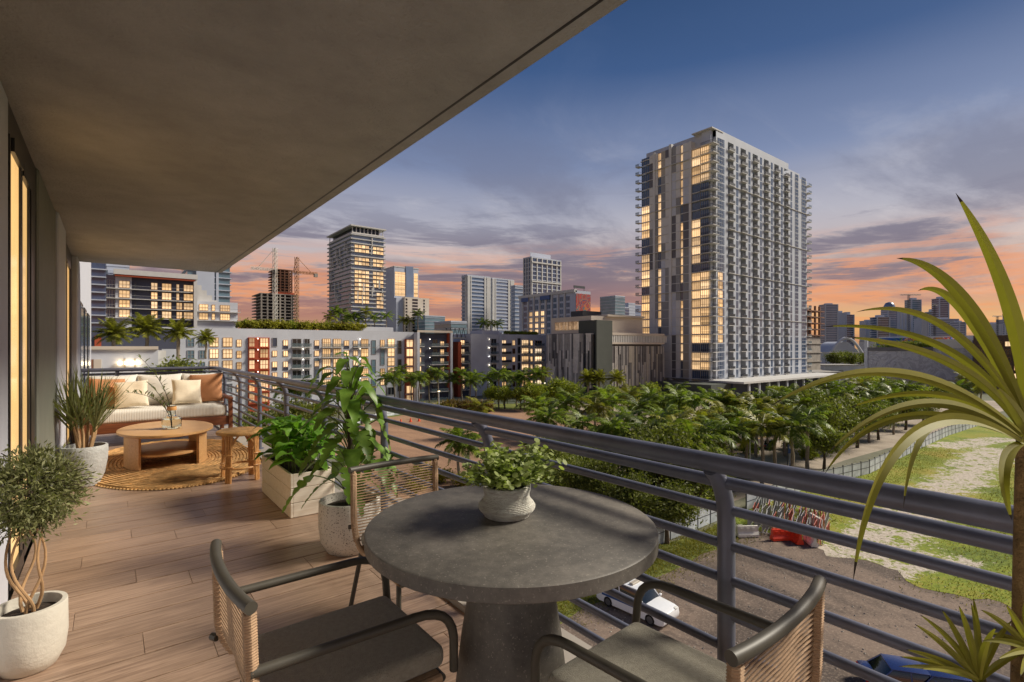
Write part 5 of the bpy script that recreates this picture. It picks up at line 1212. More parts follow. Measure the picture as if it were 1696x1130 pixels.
# ---- right hand distance: museum-like white block with a relief wall, downtown skyline
def relief_block():
    X = 300.0; F = FW(X); ya, yb = xs(1612, X), xs(1432, X); top = zat(576.5, 250); b = Bld('relief_wall_building', 'wide white building with a swirling grey relief wall and planted roof terrace', X, ya)
    b.box('wall', 'relief', X, X+60, ya, yb, G, top); b.P(MB().fb(F, ya, yb, G, G+3.4, 0, .4), 'plinth', 'taupe_panel'); b.P(MB().fb(F, yb-1.4, yb, G, top+4, -.5, .5), 'end_pier', 'white_wall'); b.P(MB().fb(F, ya, ya+14, top, top+4, -8, .2), 'parapet_wall', 'pale_panel'); b.P(MB().fb(F, ya+14, yb-1.4, top-1.5, top+.3, -2, .3), 'planter_trough', 'dark_panel')
    b.P(MB().fb(F, ya+10, yb-1.4, top+.3, top+5.0, -22, -12), 'painted_screen', 'mural_bright'); b.box('back_wall', 'white_wall', X+24, X+58, ya-6, yb+1, G, top+6)
    fo = MB(); leafcloud(fo, (X+6, (ya+yb)/2+4, top+1.5), (4, 16, 1.8), 5000, .7, 40); b.P(fo, 'terrace_planting', 'tree_leaf')['kind'] = 'stuff'
    b.P(MB().fb(F, ya-2.6, ya+.2, zat(602, 228), top+3.5, 0, .5), 'blue_banner', 'stripe_blue')
    c = Bld('brick_apartments', 'dark brick apartment block with scattered lit windows behind the yucca leaves', X, xs(1750, X)); y0, y1 = xs(1760, X-8), xs(1612, X-8)
    c.box('wall', 'brick_dark', X-8, X+30, y0, y1, G, zat(556, 220)); rr = random.Random(2)
    for f in range(6):
        for k in range(9): c.win('W', X-8.01, y0+1+k*(y1-y0-2)/9, G+2+f*3.3, 1.9, 2.1, 'lit_window' if rr.random() < .5 else 'dark_glass', 'mullion_gold', 2, 1)
def _relief(T, p):
    g = T.add('ShaderNodeNewGeometry').outputs['Position']; n = T.noise(g, .14, 3, .5, 3.0)
    T.l.new(T.ramp(n, [(.3, srgb(176, 178, 186)), (.5, srgb(196, 196, 202)), (.52, srgb(168, 168, 176)), (.66, srgb(186, 186, 194))]), p.inputs['Base Color'])
    T.l.new(T.add('ShaderNodeBump', {'Height': n, 'Strength': 1.0, 'Distance': .8}).outputs[0], p.inputs['Normal'])
custom('relief', _relief, Roughness=.8)
def _mb(T, p):
    g = T.add('ShaderNodeNewGeometry').outputs['Position']; n = T.noise(g, .16, 2, .5, 1.5)
    T.l.new(T.ramp(n, [(0, srgb(40, 90, 170)), (.42, srgb(60, 150, 90)), (.48, srgb(220, 150, 50)), (.53, srgb(50, 100, 180)), (.58, srgb(210, 80, 50)), (.64, srgb(230, 220, 200))], 'CONSTANT'), p.inputs['Base Color'])
custom('mural_bright', _mb, Roughness=.8); mat('brick_dark', srgb(96, 78, 66), .85, var=.2, scale=1.5, bump=.2); relief_block()
def skyline():
    D = 1150.0
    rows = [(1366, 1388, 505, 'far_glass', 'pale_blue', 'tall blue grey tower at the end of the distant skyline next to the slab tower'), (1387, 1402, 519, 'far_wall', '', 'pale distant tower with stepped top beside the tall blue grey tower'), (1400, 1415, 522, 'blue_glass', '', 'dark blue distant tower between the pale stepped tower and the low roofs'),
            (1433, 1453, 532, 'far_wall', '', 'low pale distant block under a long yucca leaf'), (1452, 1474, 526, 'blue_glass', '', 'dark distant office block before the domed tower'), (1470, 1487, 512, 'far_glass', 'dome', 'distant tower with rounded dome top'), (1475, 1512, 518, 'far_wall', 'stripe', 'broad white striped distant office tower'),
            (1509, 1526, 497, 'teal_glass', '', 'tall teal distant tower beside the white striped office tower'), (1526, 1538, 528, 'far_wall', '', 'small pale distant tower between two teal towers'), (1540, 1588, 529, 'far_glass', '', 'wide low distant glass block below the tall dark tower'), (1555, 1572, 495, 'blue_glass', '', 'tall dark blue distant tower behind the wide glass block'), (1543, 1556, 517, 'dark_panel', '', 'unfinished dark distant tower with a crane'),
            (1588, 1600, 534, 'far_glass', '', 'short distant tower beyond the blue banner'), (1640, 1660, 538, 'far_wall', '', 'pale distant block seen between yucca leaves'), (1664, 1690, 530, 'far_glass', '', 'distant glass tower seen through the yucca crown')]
    for i, (u0, u1, v, m, kind, label) in enumerate(rows):
        d = D+(i % 4)*60; x0, y0 = plan(u0, d); x1, y1 = plan(u1, d); w = math.hypot(x1-x0, y1-y0); top = zat(v, d)
        b = Bld('skyline_tower', label, x0, y0); b.o.rotation_euler = (0, 0, math.atan2(y1-y0, x1-x0)); b.off = (0, 0, -G)
        b.box('body', m, 0, w, 0, 22, G, top); me = MB().box(-.5, w+.5, -.5, 22.5, 0, 1.2).mesh('floor_slab', 'far_wall'); z = top
        while z > zat(575, d): b.put('floor_slab', me, (0, 0, z)); z -= 5.2 if kind != 'stripe' else 12
        for k in range(7 if kind == 'stripe' else 2): b.P(MB().box(w*k/7+.3 if kind == 'stripe' else (w-2.4)*k, w*k/7+2.2 if kind == 'stripe' else (w-2.4)*k+2.4, -1.0, .2, G, top+.4), 'pier', 'slab' if kind == 'stripe' else 'far_wall')
        if kind == 'dome': b.P(MB().lathe([(w*.5, 0), (w*.47, 8), (w*.32, 15), (0, 18)], 20, (w/2, 11, top)), 'dome', 'far_glass')
        else: b.box('roof_house', 'far_wall', w*.25, w*.7, 5, 16, top+1.2, top+4+i % 3*2)
    for u, v, j0, j1, label in ((1505, 490, -14, 20, 'thin crane standing between the striped tower and the tall teal tower'), (1548, 507, -4, 5, 'small crane on the unfinished distant tower'), (1652, 525, -8, 24, 'thin crane over the distant roofs behind the yucca')):
        x, y_ = plan(u, D-20); c = Bld('skyline_crane', label, x, y_, 'crane'); lattice(c, 'mast', (x, y_, G), (x, y_, zat(v, D)), 3, 'fence_dark'); p0, p1 = plan(u+j0, D-20), plan(u+j1, D-20); lattice(c, 'jib', (*p0, zat(v, D)), (*p1, zat(v, D)), 2, 'fence_dark')
    # arena with a white arch
    x, y_ = plan(1400, 560); a = Bld('arena', 'low white arena with a curved arched roof', x, y_, 'building'); p0, p1 = Vector(plan(1374, 560)), Vector(plan(1430, 560)); n = 16
    a.P(MB().tube([(*p0.lerp(p1, i/n), G+4+(zat(560, 560)-G-4)*math.sin(pi*(.08+.84*i/n))) for i in range(n+1)], 1.5, 8), 'arch', 'white_wall')
    q = (p1-p0).normalized(); nn = Vector((-q.y, q.x)); vs = []; fs = []
    for i in range(n+1):
        for k in (0, 1): p = p0.lerp(p1, i/n)+nn*(4+30*k); vs += [(p.x, p.y, G), (p.x, p.y, G+3+(zat(566, 560)-G-3)*math.sin(pi*(.1+.8*i/n)))]
    for i in range(n): o = i*4; fs += [(o, o+4, o+5, o+1), (o+1, o+5, o+7, o+3), (o+2, o+3, o+7, o+6)]
    a.P(MB().add(vs, fs), 'roof', 'far_wall')
    for i, (u0, u1, v, w) in enumerate(((1366, 1432, 606, 330), (1380, 1440, 585, 480), (1340, 1400, 618, 250), (1440, 1640, 566, 800))):
        (x0, y0), (x1, y1) = plan(u0, w), plan(u1, w); d = math.hypot(x1-x0, y1-y0); b = Bld('low_building', ['low white roofed building behind the umbrella tree', 'low pale building in front of the arena', 'low grey building at the foot of the bare concrete frame', 'long low building line below the distant skyline'][i], x0, y0); b.o.rotation_euler = (0, 0, math.atan2(y1-y0, x1-x0)); b.off = (0, 0, -G)
        b.box('wall', 'white_wall', 0, d, 0, 24, G, zat(v, w)); b.box('roof', 'roof_gravel', -.4, d+.4, -.4, 24.4, zat(v, w), zat(v, w)+.5)
        for k in range(int(d/7)): b.P(MB().box(2+k*7, 5+k*7, -.08, .1, G+1.2, G+3.2), 'window', 'dark_glass')
skyline()

# ------------------------------------------------------------------ palms, trees, hedges
def palm_meshes(seed, nf, L, leafm, H, droop=.55, dens=26, up=.9):
    rr = random.Random(seed); fo = MB()
    for k in range(nf):
        az = k*2.4+rr.uniform(-.2, .2); e = up-(k/nf)*(up+.55)+rr.uniform(-.12, .12); l = L*rr.uniform(.85, 1.1); pts = []
        for i in range(10):
            s = i/9; r = l*s; a2 = e-droop*1.9*s*s*.7
            pts.append(V(0, 0, 0) if i == 0 else pts[-1]+V(math.cos(az)*math.cos(a2), math.sin(az)*math.cos(a2), math.sin(a2))*(l/9))
        fo.tube(pts, [.05*(1-.8*i/9) for i in range(10)], 4, caps=False)
        for j in range(dens):
            s = .14+.86*j/dens; x = s*9; i = min(int(x), 8); p = pts[i].lerp(pts[i+1], x-i); t = (pts[i+1]-pts[i]).normalized(); sd = t.cross(V(0, 0, 1)).normalized(); u = sd.cross(t)
            ll = l*.30*math.sin(pi*(.12+.83*s))**.7
            for q in (-1, 1):
                d = (sd*q+t*.75+u*rr.uniform(-.15, .35)).normalized(); tip = p+d*ll-V(0, 0, ll*rr.uniform(.25, .6)); w = t*.055*(L/4)
                mid = p+d*ll*.5-V(0, 0, ll*.06); fo.add([p-w, p+w, mid+w*1.2, tip, mid-w*1.2], [(0, 1, 2, 3, 4)])
    return fo.mesh('crown', leafm)
def trunk_mesh(H, r0, r1, seed, shaft=True):
    rr = random.Random(seed); b = rr.uniform(-.25, .25); tr = MB(); n = 9
    tr.tube([(b*math.sin(pi*i/(n-1))*.6, .1*math.sin(i), H*(1-(.16 if shaft else 0))*i/(n-1)) for i in range(n)], [r0+(r1-r0)*i/(n-1)+(.04 if i % 2 else 0) for i in range(n)], 9)
    if shaft: tr.tube([(0, .1*math.sin(8), H*.84), (0, 0, H*.92), (0, 0, H*1.0)], [r1*1.15, r1, r1*.6], 9, mi=1)
    return tr.mesh('trunk', ['palm_trunk', 'crownshaft'])
ROYAL = [(trunk_mesh(1, .20/8, .15/8, s), palm_meshes(s, 15, 3.7, 'palm_leaf', 8)) for s in (1, 2, 3, 4)]
ROYAL = [(trunk_mesh(8.0, .22, .15, s), palm_meshes(s, n, 3.8, m, 8)) for s, n, m in ((1, 15, 'palm_leaf'), (2, 17, 'palm_leaf'), (3, 14, 'palm_leaf_warm'), (4, 16, 'palm_leaf'))]
DATE = [(trunk_mesh(5.0, .28, .26, s, False), palm_meshes(s+20, 34, 3.2, 'palm_leaf_warm', 5, .42, 26, 1.35)) for s in (1, 2)]
def palm(x, y, z, h, sc, label, group, kind=ROYAL, name='royal_palm'):
    tm, cm = kind[random.randrange(len(kind))]; t = thing(name, label, 'palm', (x, y, z), random.uniform(0, 6.28), group); H = 8.0 if kind is ROYAL else 5.0
    obj('trunk', tm, t, scale=(sc, sc, h/H)); obj('crown', cm, t, (0, 0, h*.99), scale=sc*random.uniform(.92, 1.08))
    return t
def pal_at(u, v, h, sc, label, group): w = 848*(18-h)/(v-576); palm(*plan(u, w), G, h, sc, label, group)
g1 = 'royal palms along the street'; l1 = 'royal palm with feathery green crown growing along the street below the slab tower'
for u, v, h in ((908, 690, 8), (935, 668, 7.5), (965, 700, 7), (985, 672, 8), (1008, 664, 8.5), (1018, 706, 7.5), (1040, 690, 8), (1058, 672, 9), (1075, 712, 8), (1098, 690, 8), (1118, 706, 8.5), (1125, 660, 9), (1145, 728, 7.5), (1160, 694, 8.5), (1180, 712, 8), (1198, 684, 8.5),
                (1212, 708, 8), (1236, 690, 8.5), (1252, 672, 8.5), (1262, 706, 8), (1284, 690, 8.5), (1300, 676, 8), (1312, 706, 8), (1120, 645, 9), (1150, 662, 9), (1330, 672, 8.5)): pal_at(u, v, h, random.uniform(.88, 1.12), l1, g1)
for u, v, h in ((760, 726, 6), (794, 672, 6.5), (775, 735, 5)): pal_at(u, v, h, .95, 'royal palm standing alone in the brown lot seen past the railing', 'palms in the brown lot')
for u, v, h in ((1000, 650, 9), (1040, 652, 8), (1078, 655, 9), (1100, 664, 8), (1172, 656, 9), (1190, 664, 8.5), (1216, 660, 9), (1236, 668, 8), (1272, 660, 9), (1296, 656, 8.5), (1318, 658, 9), (1338, 690, 8), (955, 662, 8), (890, 668, 7)): pal_at(u, v, h, random.uniform(.85, 1.2), l1, g1)
for i in range(18):
    u = 636+i*15.6+random.uniform(-5, 5); palm(*plan(u, random.uniform(148, 160)), G, random.uniform(8.5, 11), 1.0, 'royal palm in the row along the foot of the white apartment blocks', 'palms in front of the apartment blocks')
for u in (470, 490, 512, 560, 600): palm(*plan(u, 120), G, random.uniform(8, 10), 1.0, 'royal palm in the row along the foot of the white apartment blocks', 'palms in front of the apartment blocks')
for u, v, h in ((1388, 640, 9), (1405, 650, 8), (1424, 636, 9), (1446, 648, 8.5), (1462, 640, 9), (1480, 656, 8), (1372, 656, 8), (1500, 640, 9), (1440, 668, 7.5), (1418, 672, 7), (1600, 624, 9), (1625, 634, 9), (1585, 640, 8), (1352, 640, 9)): pal_at(u, v, h, 1.0, 'royal palm in the dense grove before the relief wall building', 'palms before the relief wall')
for i, u in enumerate((548, 556, 566, 574, 583, 594, 606, 620, 640, 668, 678, 692)):
    Yp = 166+random.uniform(0, 12); palm(ys(u, Yp), Yp, RT, random.uniform(4.5, 7.5), .8, 'palm on the roof garden of the long white apartment block', 'roof garden palms')
for u in (800, 812, 824): Yp = 172; palm(ys(u, Yp), Yp, RT2, 5, .85, 'palm on the roof of the white block with the lit gable', 'palms on the white block')
for u, dy in ((190, 4), (243, 7), (296, 6), (341, 12)): Yp = 108+dy; palm(ys(u, Yp), Yp, PT-1.5 if u < 260 else PT-2, 5.2 if u in (243, 296) else 4.2, 1.0 if u < 330 else .75, 'date palm with stout trunk and full crown on the podium terrace', 'podium date palms', DATE, 'date_palm')
for u, v in ((974, 632), (992, 628), (1022, 636)): palm(*plan(u, 168), G, 8, 1.15, 'date palm at the foot of the dark stair tower', 'date palms by the parking building', DATE, 'date_palm')

def tree_meshes(seed, leafm, n=3200, size=.55, R=(3.2, 3.2, 2.4), H=3.2):
    rr = random.Random(seed); rg = np.random.default_rng(seed); tr = MB(); tr.tube([(0, 0, 0), (.1, .05, H*.5), (0, 0, H)], [.28, .2, .16], 8)
    for k in range(7):
        a = k*.9+rr.uniform(-.2, .2); e = V(math.cos(a)*R[0]*.6, math.sin(a)*R[1]*.6, H+R[2]*rr.uniform(.5, 1.1)); tr.tube(bez((0, 0, H*.8), (e.x*.4, e.y*.4, H+.3), e, 5), [.13, .11, .08, .06, .03], 6)
    fo = MB(); leafcloud(fo, (0, 0, H+R[2]*.75), R, n, size, 30, .30, rng=rg); return tr.mesh('trunk', 'bark'), fo.mesh('crown', leafm)
TREES = [tree_meshes(s, 'tree_leaf') for s in (1, 2)]; BRIGHT = [tree_meshes(s, 'tree_leaf_bright', 2600) for s in (3, 4)]; NEAR = [tree_meshes(s, 'tree_leaf', 9000, .34) for s in (5, 6)]
UMB = [tree_meshes(9, 'tree_leaf_bright', 4200, .5, (5, 5, 1.3), 4.2)]
def tree(kind, x, y, z, sc, label, group=None, name='leafy_tree', cat='tree'):
    tm, cm = kind[random.randrange(len(kind))]; t = thing(name, label, cat, (x, y, z), random.uniform(0, 6.28), group); s = (sc*random.uniform(.9, 1.1), sc*random.uniform(.9, 1.1), sc*random.uniform(.9, 1.1))
    obj('trunk', tm, t, scale=s); obj('crown', cm, t, scale=s); return t
for u, w, s in ((1090, 56, 1.25), (1130, 60, 1.2), (1155, 52, .95), (1065, 62, 1.1), (1180, 62, .9), (905, 66, .9), (930, 70, 1.0), (985, 62, .9)): tree(NEAR, *plan(u, w), G, s, 'dark leafed street tree with a loose crown below the railing', 'street trees below the railing')
for u, w, s in ((1345, 84, 1.35), (1385, 88, 1.3), (1420, 92, 1.2), (1365, 76, 1.0), (1455, 100, 1.1), (1500, 112, 1.1), (1530, 120, 1.0)): tree(NEAR, *plan(u, w), G, s, 'full olive green tree by the fence of the vacant field', 'trees along the field fence')
for u, w, s in ((836, 150, 1.0), (862, 148, 1.0), (884, 146, 1.15), (900, 152, .9), (925, 150, 1.2), (946, 146, 1.1), (990, 142, .9), (1015, 140, 1.0), (1045, 136, 1.0), (1075, 140, 1.1), (815, 154, .8)): tree(BRIGHT, *plan(u, w), G, s, 'round bright green tree in the row along the far road', 'trees along the far road')
for u, w, s in ((400, 74, 1.1), (425, 80, 1.15), (452, 84, 1.0), (480, 92, 1.1), (505, 96, 1.0), (530, 100, 1.0), (410, 60, 1.0), (440, 64, 1.0)): tree(TREES, *plan(u, w), G, s, 'leafy tree seen between the far railing posts', 'trees beyond the far railing')
for u, w, s in ((1085, 118, 1.1), (1120, 108, 1.0), (1205, 112, 1.1), (1255, 118, 1.15), (1300, 108, 1.0), (1340, 116, 1.2), (1375, 124, 1.2), (1405, 132, 1.1), (1475, 136, 1.2), (1520, 142, 1.1), (1555, 150, 1.0), (1170, 96, .9), (1230, 92, .9), (1470, 118, 1.0)): tree(TREES if u % 2 else BRIGHT, *plan(u, w), G, s, 'leafy tree in the planted car park between the street palms and the slab tower', 'car park trees')
tree(UMB, *plan(1438, 168), G, 1.25, 'wide flat topped umbrella tree rising over the palm grove'); tree(UMB, *plan(1290, 170), G, .8, 'low spreading tree before the slab tower podium')
for i, (u, w) in enumerate(((1390, 420), (1410, 400), (1425, 430), (1400, 450), (1380, 400))): tree(TREES, *plan(u, w), G, 2.0, 'tree in the clump in front of the arena', 'trees before the arena')
x, y_ = plan(292, 84); tree(TREES, x, y_, G+8.5, 1.15, 'round leafy tree against the white podium wall')
def bush_mesh(seed, m, n=1100, size=.4): fo = MB(); leafcloud(fo, (0, 0, .9), (1.3, 1.3, 1.0), n, size, 16, .34, rng=np.random.default_rng(seed)); return fo.mesh('foliage', m)
BG, BR, BN = bush_mesh(1, 'hedge_gold'), bush_mesh(2, 'hedge_rust'), bush_mesh(3, 'tree_leaf_bright')
def bush(me, x, y, z, s, label, group): o = obj('shrub', me, None, (x, y, z), random.uniform(0, 6), (s*random.uniform(.9, 1.2), s*random.uniform(.9, 1.2), s)); tag(o, label, 'shrub', group)
for k in range(9): bush(BG, *plan(684+k*7, 141), G, 1.3, 'golden green shrub in the hedge at the edge of the brown lot', 'golden hedge shrubs')
for u in (662, 670, 742, 752, 775, 790, 806): bush(BR, *plan(u, 143+random.uniform(-2, 2)), G, 1.7, 'rusty brown rounded shrub beside the golden hedge', 'rusty shrubs by the hedge')
for k in range(26): bush(random.choice((BG, BG, BN, BR)), ys(405+k*7.8, 161.5)+random.uniform(-.6, .6), 161.5+random.uniform(0, 3), RT, 1.45, 'shrub in the yellow green hedge along the roof edge of the long white block', 'roof hedge shrubs')
for k in range(10): bush(BN, ys(838+k*5.5, 161.5), 161.5, RT2, .8, 'low green shrub along the roof of the white block with the lit gable', 'roof shrubs on the white block')
for u, v in ((905, 742), (960, 752), (1010, 745), (1240, 752), (1310, 745), (1340, 760), (1255, 790), (1270, 788), (1240, 792), (1000, 668), (1030, 672), (1060, 676), (985, 676), (560, 706), (600, 700), (930, 750), (885, 745)): bush(BN, *gnd(u, v), G, random.uniform(.8, 1.4), 'low green shrub planted along the street and car park', 'street shrubs')
for u, v in ((700, 790), (730, 800), (765, 806), (800, 800), (690, 812), (830, 808), (860, 812)): bush(BN if v % 2 else BG, *gnd(u, v), G, random.uniform(.9, 1.4), 'scrubby shrub at the near edge of the brown lot', 'scrub by the brown lot')

BD = bush_mesh(5, 'tree_leaf', 2600, .3)
for k in range(30):
    u, v = random.uniform(880, 1185), random.uniform(790, 850); bush(BD if k % 4 else BN, *gnd(u, v-.25*abs(u-1050)*.3), G, random.uniform(1.0, 1.9), 'dense dark shrub in the planting under the street trees', 'shrubs under the street trees')
for u, w, s in ((1105, 47, .85), (1000, 54, .85), (950, 56, .8), (1045, 50, .8), (1150, 70, 1.0), (890, 60, .8), (1015, 74, 1.0)): tree(NEAR, *plan(u, w), G, s, 'dark leafed street tree with a loose crown below the railing', 'street trees below the railing')
# ------------------------------------------------------------------ fences
def fence(label, pts, h, mp, mpost, step=2.4, lift=.05, name='construction_fence'):
    f = thing(name, label, 'fence', (*pts[0], G)); o = Vector((*pts[0], G))
    for a, b in zip(pts, pts[1:]):
        a, b = Vector(a), Vector(b); L = (b-a).length; n = max(1, round(L/step)); d = (b-a)/L; rz = math.atan2(d.y, d.x); s = L/n
        pm = MB().box(.05, s-.05, -.02, .02, lift, h).mesh('panel', mp); fm = MB().box(-.04, .04, -.06, .06, 0, h+.15).box(.04, s-.04, -.04, -.021, h*.5, h*.5+.06).box(.04, s-.04, -.04, -.021, h-.06, h).mesh('post', mpost)
        for i in range(n):
            p = Vector((*(a+d*s*i), G))-o; obj('panel', pm, f, p, rz); obj('post', fm, f, p, rz)
fence('white sheeted construction fence running along the vacant field and parked cars', [gnd(900, 980), gnd(1010, 935), gnd(1110, 895), gnd(1196, 860)], 2.0, 'fence_white', 'fence_dark')
fence('pale grey screen fence between the field and the tree row', [gnd(1236, 846), gnd(1330, 812), gnd(1440, 785), gnd(1520, 745), gnd(1570, 722), gnd(1625, 704)], 1.9, 'fence_white', 'fence_dark')
fence('low white and dark fence at the far edge of the brown lot', [gnd(560, 712), gnd(640, 690), gnd(760, 672), gnd(872, 668)], 1.5, 'fence_white', 'fence_dark', 3)
fence('dark railing fence beside the far road and pale car', [gnd(872, 668), gnd(960, 688), gnd(1010, 700)], 1.5, 'fence_dark', 'fence_dark', 3, .9, 'railing_fence')
# ------------------------------------------------------------------ barricades and water barriers
bm_ = MB(); bm_.tube([(0, 0, .15), (0, 0, 1.1), (2.2, 0, 1.1), (2.2, 0, .15), (0, 0, .15)], .03, 5, smooth=False)
for i in range(1, 15): bm_.tube([(i*.147, 0, .15), (i*.147, 0, 1.1)], .013, 4, smooth=False, caps=False)
for x in (.25, 1.95): bm_.tube([(x, -.3, .02), (x, 0, .18), (x, .3, .02)], .022, 5, smooth=False)
BS, BRD = bm_.mesh('barricade', 'barricade_steel'), bm_.mesh('barricade', 'barricade_red')
a, b_, c = Vector(gnd(1236, 880)), Vector(gnd(1300, 893)), Vector(gnd(1262, 832))
for i in range(5):
    for j in range(21):
        red = random.random() < (.12 if j < 8 else .45); p = a+(b_-a)*(j/20*1.95)+(c-a)*(i/5)+Vector((random.uniform(-.08, .08), random.uniform(-.2, .2))); d = c-a
        o = obj('crowd_barricade', BRD if red else BS, None, (p.x, p.y, G+.03), math.atan2(d.y, d.x)+random.uniform(-.10, .10)); o.rotation_euler.x = random.uniform(-.05, .05)
        tag(o, 'faded red crowd control barricade stored in rows beside the field' if red else 'galvanised steel crowd control barricade stored in rows beside the field', 'barricade', 'red barricades in the stack' if red else 'steel barricades in the stack')
def jersey(u, v, rz, m, label):
    mb = MB(); n = [(-.3, 0), (.3, 0), (.3, .22), (.14, .5), (.11, 1.0), (-.11, 1.0), (-.14, .5), (-.3, .22)]
    mb.add([(x, y, z) for x in (0, 2.0) for y, z in n], [tuple(range(7, -1, -1)), tuple(range(8, 16))]+[(k, (k+1) % 8, 8+(k+1) % 8, 8+k) for k in range(8)])
    for x in (.25, .8, 1.35): 
        for q in (-1, 1): mb.box(x, x+.3, q*.17-.03, q*.17+.03, .55, .85)
    t = thing('water_barrier', label, 'barrier', (*gnd(u, v), G+.07), rz); mb.build('body', m, t); MB().tube([(.1, 0, .98), (.1, 0, 1.1), (.5, 0, 1.1), (.5, 0, .98)], .03, 6).build('lifting_eye', m, t)
jersey(1278, 896, -.55, 'barrier_red', 'orange red plastic water barrier lying across the front of the barricades'); jersey(1326, 904, .95, 'barrier_red', 'orange red plastic water barrier set at an angle to its neighbour'); jersey(1350, 908, .75, 'barrier_white', 'white plastic water barrier standing on the sand by the red ones')
jersey(1221, 890, -.6, 'barrier_white', 'white plastic water barrier lying alone in the grass by the fence'); jersey(1360, 878, .85, 'barrier_white', 'white plastic water barrier at the far corner of the barricade rows')
# ------------------------------------------------------------------ vehicles
def car(label, x, y, rz, paint, L=4.6, W=1.82, H=1.5, suv=False, police=False, name='parked_car', z=G+.01):
    t = thing(name, label, 'car', (x, y, z), rz); P = lambda mb, n, m, **k: mb.build(n, m, t, **k)
    hb_ = H*.58; x0, x1 = -L/2, L/2
    # body: side profile swept through five stations across the width
    prof = [(x0, .32), (x0-.02, .6), (x0+.04, hb_), (x0+.25, hb_+.04), (x0+L*.30, hb_+.05), (x1-L*.26, hb_+.03), (x1-.35, hb_-.08), (x1-.05, hb_-.2), (x1+.02, .55), (x1-.04, .3), (x1-.3, .2), (x0+.25, .2)]
    st = [(-W/2, .80), (-W/2+.04, .97), (-W/4, 1.0), (W/4, 1.0), (W/2-.04, .97), (W/2, .80)]; n = len(prof); vs = []; fs = []
    for yy, k in st:
        for px_, pz in prof: vs.append((px_*(.985 if abs(yy) > W/2-.01 else 1), yy, .42+(pz-.42)*k))
    for i in range(5): fs += [(i*n+q, i*n+(q+1) % n, (i+1)*n+(q+1) % n, (i+1)*n+q) for q in range(n)]
    fs += [tuple(range(n-1, -1, -1)), tuple(range(5*n, 6*n))]
    P(MB().add(vs, fs), 'body', paint, bevel=.03, seg=2)
    ra, rb = (x0+.30, x1-L*.40) if suv else (x0+L*.24, x1-L*.42); ga, gb = (x0+.10, x1-L*.27) if suv else (x0+L*.10, x1-L*.27); wi = W/2-.06; wt = W/2-.22; zb = hb_-.02
    P(MB().hexa([(ga, -wi, zb), (gb, -wi, zb), (gb, wi, zb), (ga, wi, zb)], [(ra, -wt, H-.05), (rb, -wt, H-.05), (rb, wt, H-.05), (ra, wt, H-.05)]), 'window_glass', 'car_glass', bevel=.05, seg=2)
    P(MB().box(ra-.06, rb+.06, -wt-.02, wt+.02, H-.07, H), 'roof', paint, bevel=.03, seg=2)
    for s in (-1, 1):
        for xa, xb in ((ga+.02, ra), (gb-.02, rb), ((ga+gb)/2, (ra+rb)/2)): P(MB().tube([(xa, s*(wi+.004), zb), (xb, s*(wt+.008), H-.05)], .04, 6), 'pillar', paint)
        P(MB().box(x1-.35, x1-.02, s*(W/2-.34)-.16, s*(W/2-.34)+.16, hb_-.27, hb_-.14), 'headlight', 'head_light', bevel=.02, seg=1); P(MB().box(x0-.03, x0+.12, s*(W/2-.2)-.12, s*(W/2-.2)+.12, hb_-.3, hb_-.05), 'tail_light', 'tail_light', bevel=.02, seg=1)
        P(MB().box(gb-.1, gb+.06, s*(W/2+.07)-.09, s*(W/2+.07)+.09, hb_+.02, hb_+.16), 'mirror', paint, bevel=.03, seg=1)
        for xw in (x0+L*.19, x1-L*.19):
            R = .36 if suv else .32; w = MB(); yy = s*(W/2-.10); w.lathe([(R*.62, -.11), (R*.95, -.11), (R, -.07), (R, .07), (R*.95, .11), (R*.62, .11)], 22).xform(Matrix.Translation((xw, yy, R)) @ Matrix.Rotation(pi/2, 4, 'X')); o = P(w, 'wheel', 'tyre')
            r_ = MB().lathe([(0, -.105), (R*.64, -.10), (R*.64, .10), (0, .105)], 14).xform(Matrix.Translation((xw, yy, R)) @ Matrix.Rotation(pi/2, 4, 'X')); obj('rim', r_.mesh('rim', 'rim'), o)
        if police: P(MB().box(x0+.5, x1-.6, s*(W/2+.012)-.006, s*(W/2+.012)+.006, .72, .86), 'stripe', 'stripe_blue'); P(MB().lathe([(0, -.005), (.17, -.005), (.17, .005), (0, .005)], 18).xform(Matrix.Translation((x1-L*.36, s*(W/2+.022), .76)) @ Matrix.Rotation(pi/2, 4, 'X')), 'door_emblem', 'stripe_blue')
    if police: P(MB().box(rb-.75, rb-.45, -.55, .55, H+.002, H+.14), 'light_bar', 'taupe_panel', bevel=.03, seg=1)
    return t
sx, sy = gnd(1054, 1012); p0, p1 = Vector(gnd(1010, 1002)), Vector(gnd(1100, 1042)); d = p1-p0
car('white police style sport utility vehicle with roof light bar on the asphalt lot', sx, sy, math.atan2(d.y, d.x), 'car_white', 5.3, 2.0, 1.9, True, True, 'patrol_suv')
x, y_ = gnd(1514, 1150); car('dark blue parked car under the yucca shoots, farther from the house', x, y_, -.95, 'car_blue', 4.7, 1.85, 1.5); x, y_ = gnd(1578, 1160); car('dark blue parked car under the yucca shoots with a pale windscreen', x, y_, -.9, 'car_blue', 4.7, 1.85, 1.5)
x, y_ = gnd(997, 806); car('silver car driving on the street below the round table plant', x, y_, .15, 'car_silver', 4.6, 1.8, 1.45)
for u, v, rz, m, lab in ((1108, 780, .7, 'car_blue', 'blue car half hidden by the street trees'), (1275, 742, .4, 'car_dark', 'dark open topped car in the car park by the banner pole'), (1208, 806, .9, 'car_dark', 'dark car parked behind the railing post near the fence'), (890, 664, 1.0, 'car_silver', 'pale car on the far road beside the railing fence'), (990, 690, .5, 'car_white', 'white car glimpsed behind the street palms'), (1165, 742, .6, 'car_white', 'white car on the street between palm trunks')):
    x, y_ = gnd(u, v); car(lab, x, y_, rz, m, z=G+.012)
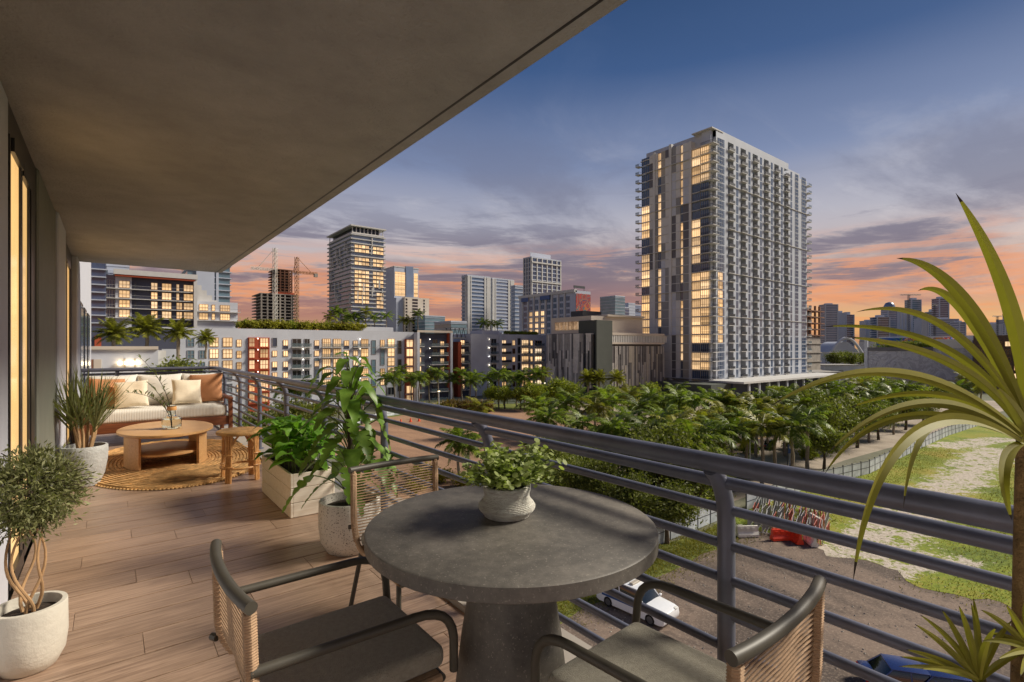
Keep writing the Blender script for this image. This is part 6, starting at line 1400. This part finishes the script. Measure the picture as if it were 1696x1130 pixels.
# lamps, banner pole, cones, kerbs
def lamp(u, w, h, label, on=True):
    t = thing('street_lamp', label, 'lamp', (*plan(u, w), G)); MB().tube([(0, 0, 0), (0, 0, h)], [.12, .07], 10).build('pole', 'fence_white', t); MB().box(-.35, .35, -.2, .2, h, h+.16).build('lamp_head', 'fence_dark', t, bevel=.03, seg=1)
    MB().box(-.28, .28, -.16, .16, h-.12, h-.002).build('bulb', 'lamp_glow' if on else 'head_light', t, bevel=.04, seg=1)
lamp(727, 136, 6.5, 'lit street lamp on a pale pole before the golden hedge'); lamp(1580, 165, 5.5, 'lit street lamp below the relief wall building'); lamp(902, 160, 7, 'lit street lamp at the corner of the white apartment block'); lamp(1308, 76, 6.5, 'unlit grey street lamp pole by the car park', False); lamp(1242, 70, 6, 'unlit grey street lamp pole among the street palms', False)
t = thing('banner_pole', 'short pole with blue banner showing a white round emblem', 'sign', (*gnd(1304, 778), G)); MB().tube([(0, 0, 0), (0, 0, 4.4)], .07, 8).build('pole', 'fence_dark', t); MB().box(.1, .95, -.03, .03, 2.4, 4.2).build('banner', 'stripe_blue', t, rz=-.75); MB().lathe([(0, -.04), (.26, -.04), (.26, .04), (0, .04)], 20).xform(Matrix.Translation((.52, 0, 3.3)) @ Matrix.Rotation(pi/2, 4, 'X')).build('emblem', 'mark_white', t, rz=-.75)
for u, v in ((664, 701), (680, 699), (694, 698)):
    t = thing('traffic_cone', 'small orange traffic cone standing on the brown lot', 'cone', (*gnd(u, v), G+.01), 0, 'cones on the brown lot'); MB().lathe([(.32, .05), (.08, 1.0), (0, 1.0)], 14).build('cone', 'cone_orange', t); MB().box(-.38, .38, -.38, .38, 0, .05).build('base', 'cone_orange', t)
def kerb(p0, p1):
    p0, p1 = Vector(p0), Vector(p1); L = (p1-p0).length; o = MB().box(0, L, -.12, .12, 0, .14).build('kerb', 'kerb', None, (p0.x, p0.y, G), math.atan2((p1-p0).y, (p1-p0).x)); tag(o, kind='structure')
kerb(gnd(1040, 800), gnd(1200, 760)); kerb(gnd(1200, 760), gnd(1330, 720)); kerb(gnd(900, 800), gnd(1010, 768)); kerb(gnd(1010, 768), gnd(1160, 738)); kerb(gnd(1160, 738), gnd(1290, 706))
for k in range(7):
    a_, b2 = Vector(gnd(985+k*45, 796-k*11.5)), Vector(gnd(1003+k*45, 791.5-k*11.5)); L = (b2-a_).length; tag(MB().box(0, L, -.07, .07, 0, .004).build('lane_marking', 'mark_yellow', None, (a_.x, a_.y, G+.014), math.atan2((b2-a_).y, (b2-a_).x)), kind='structure')
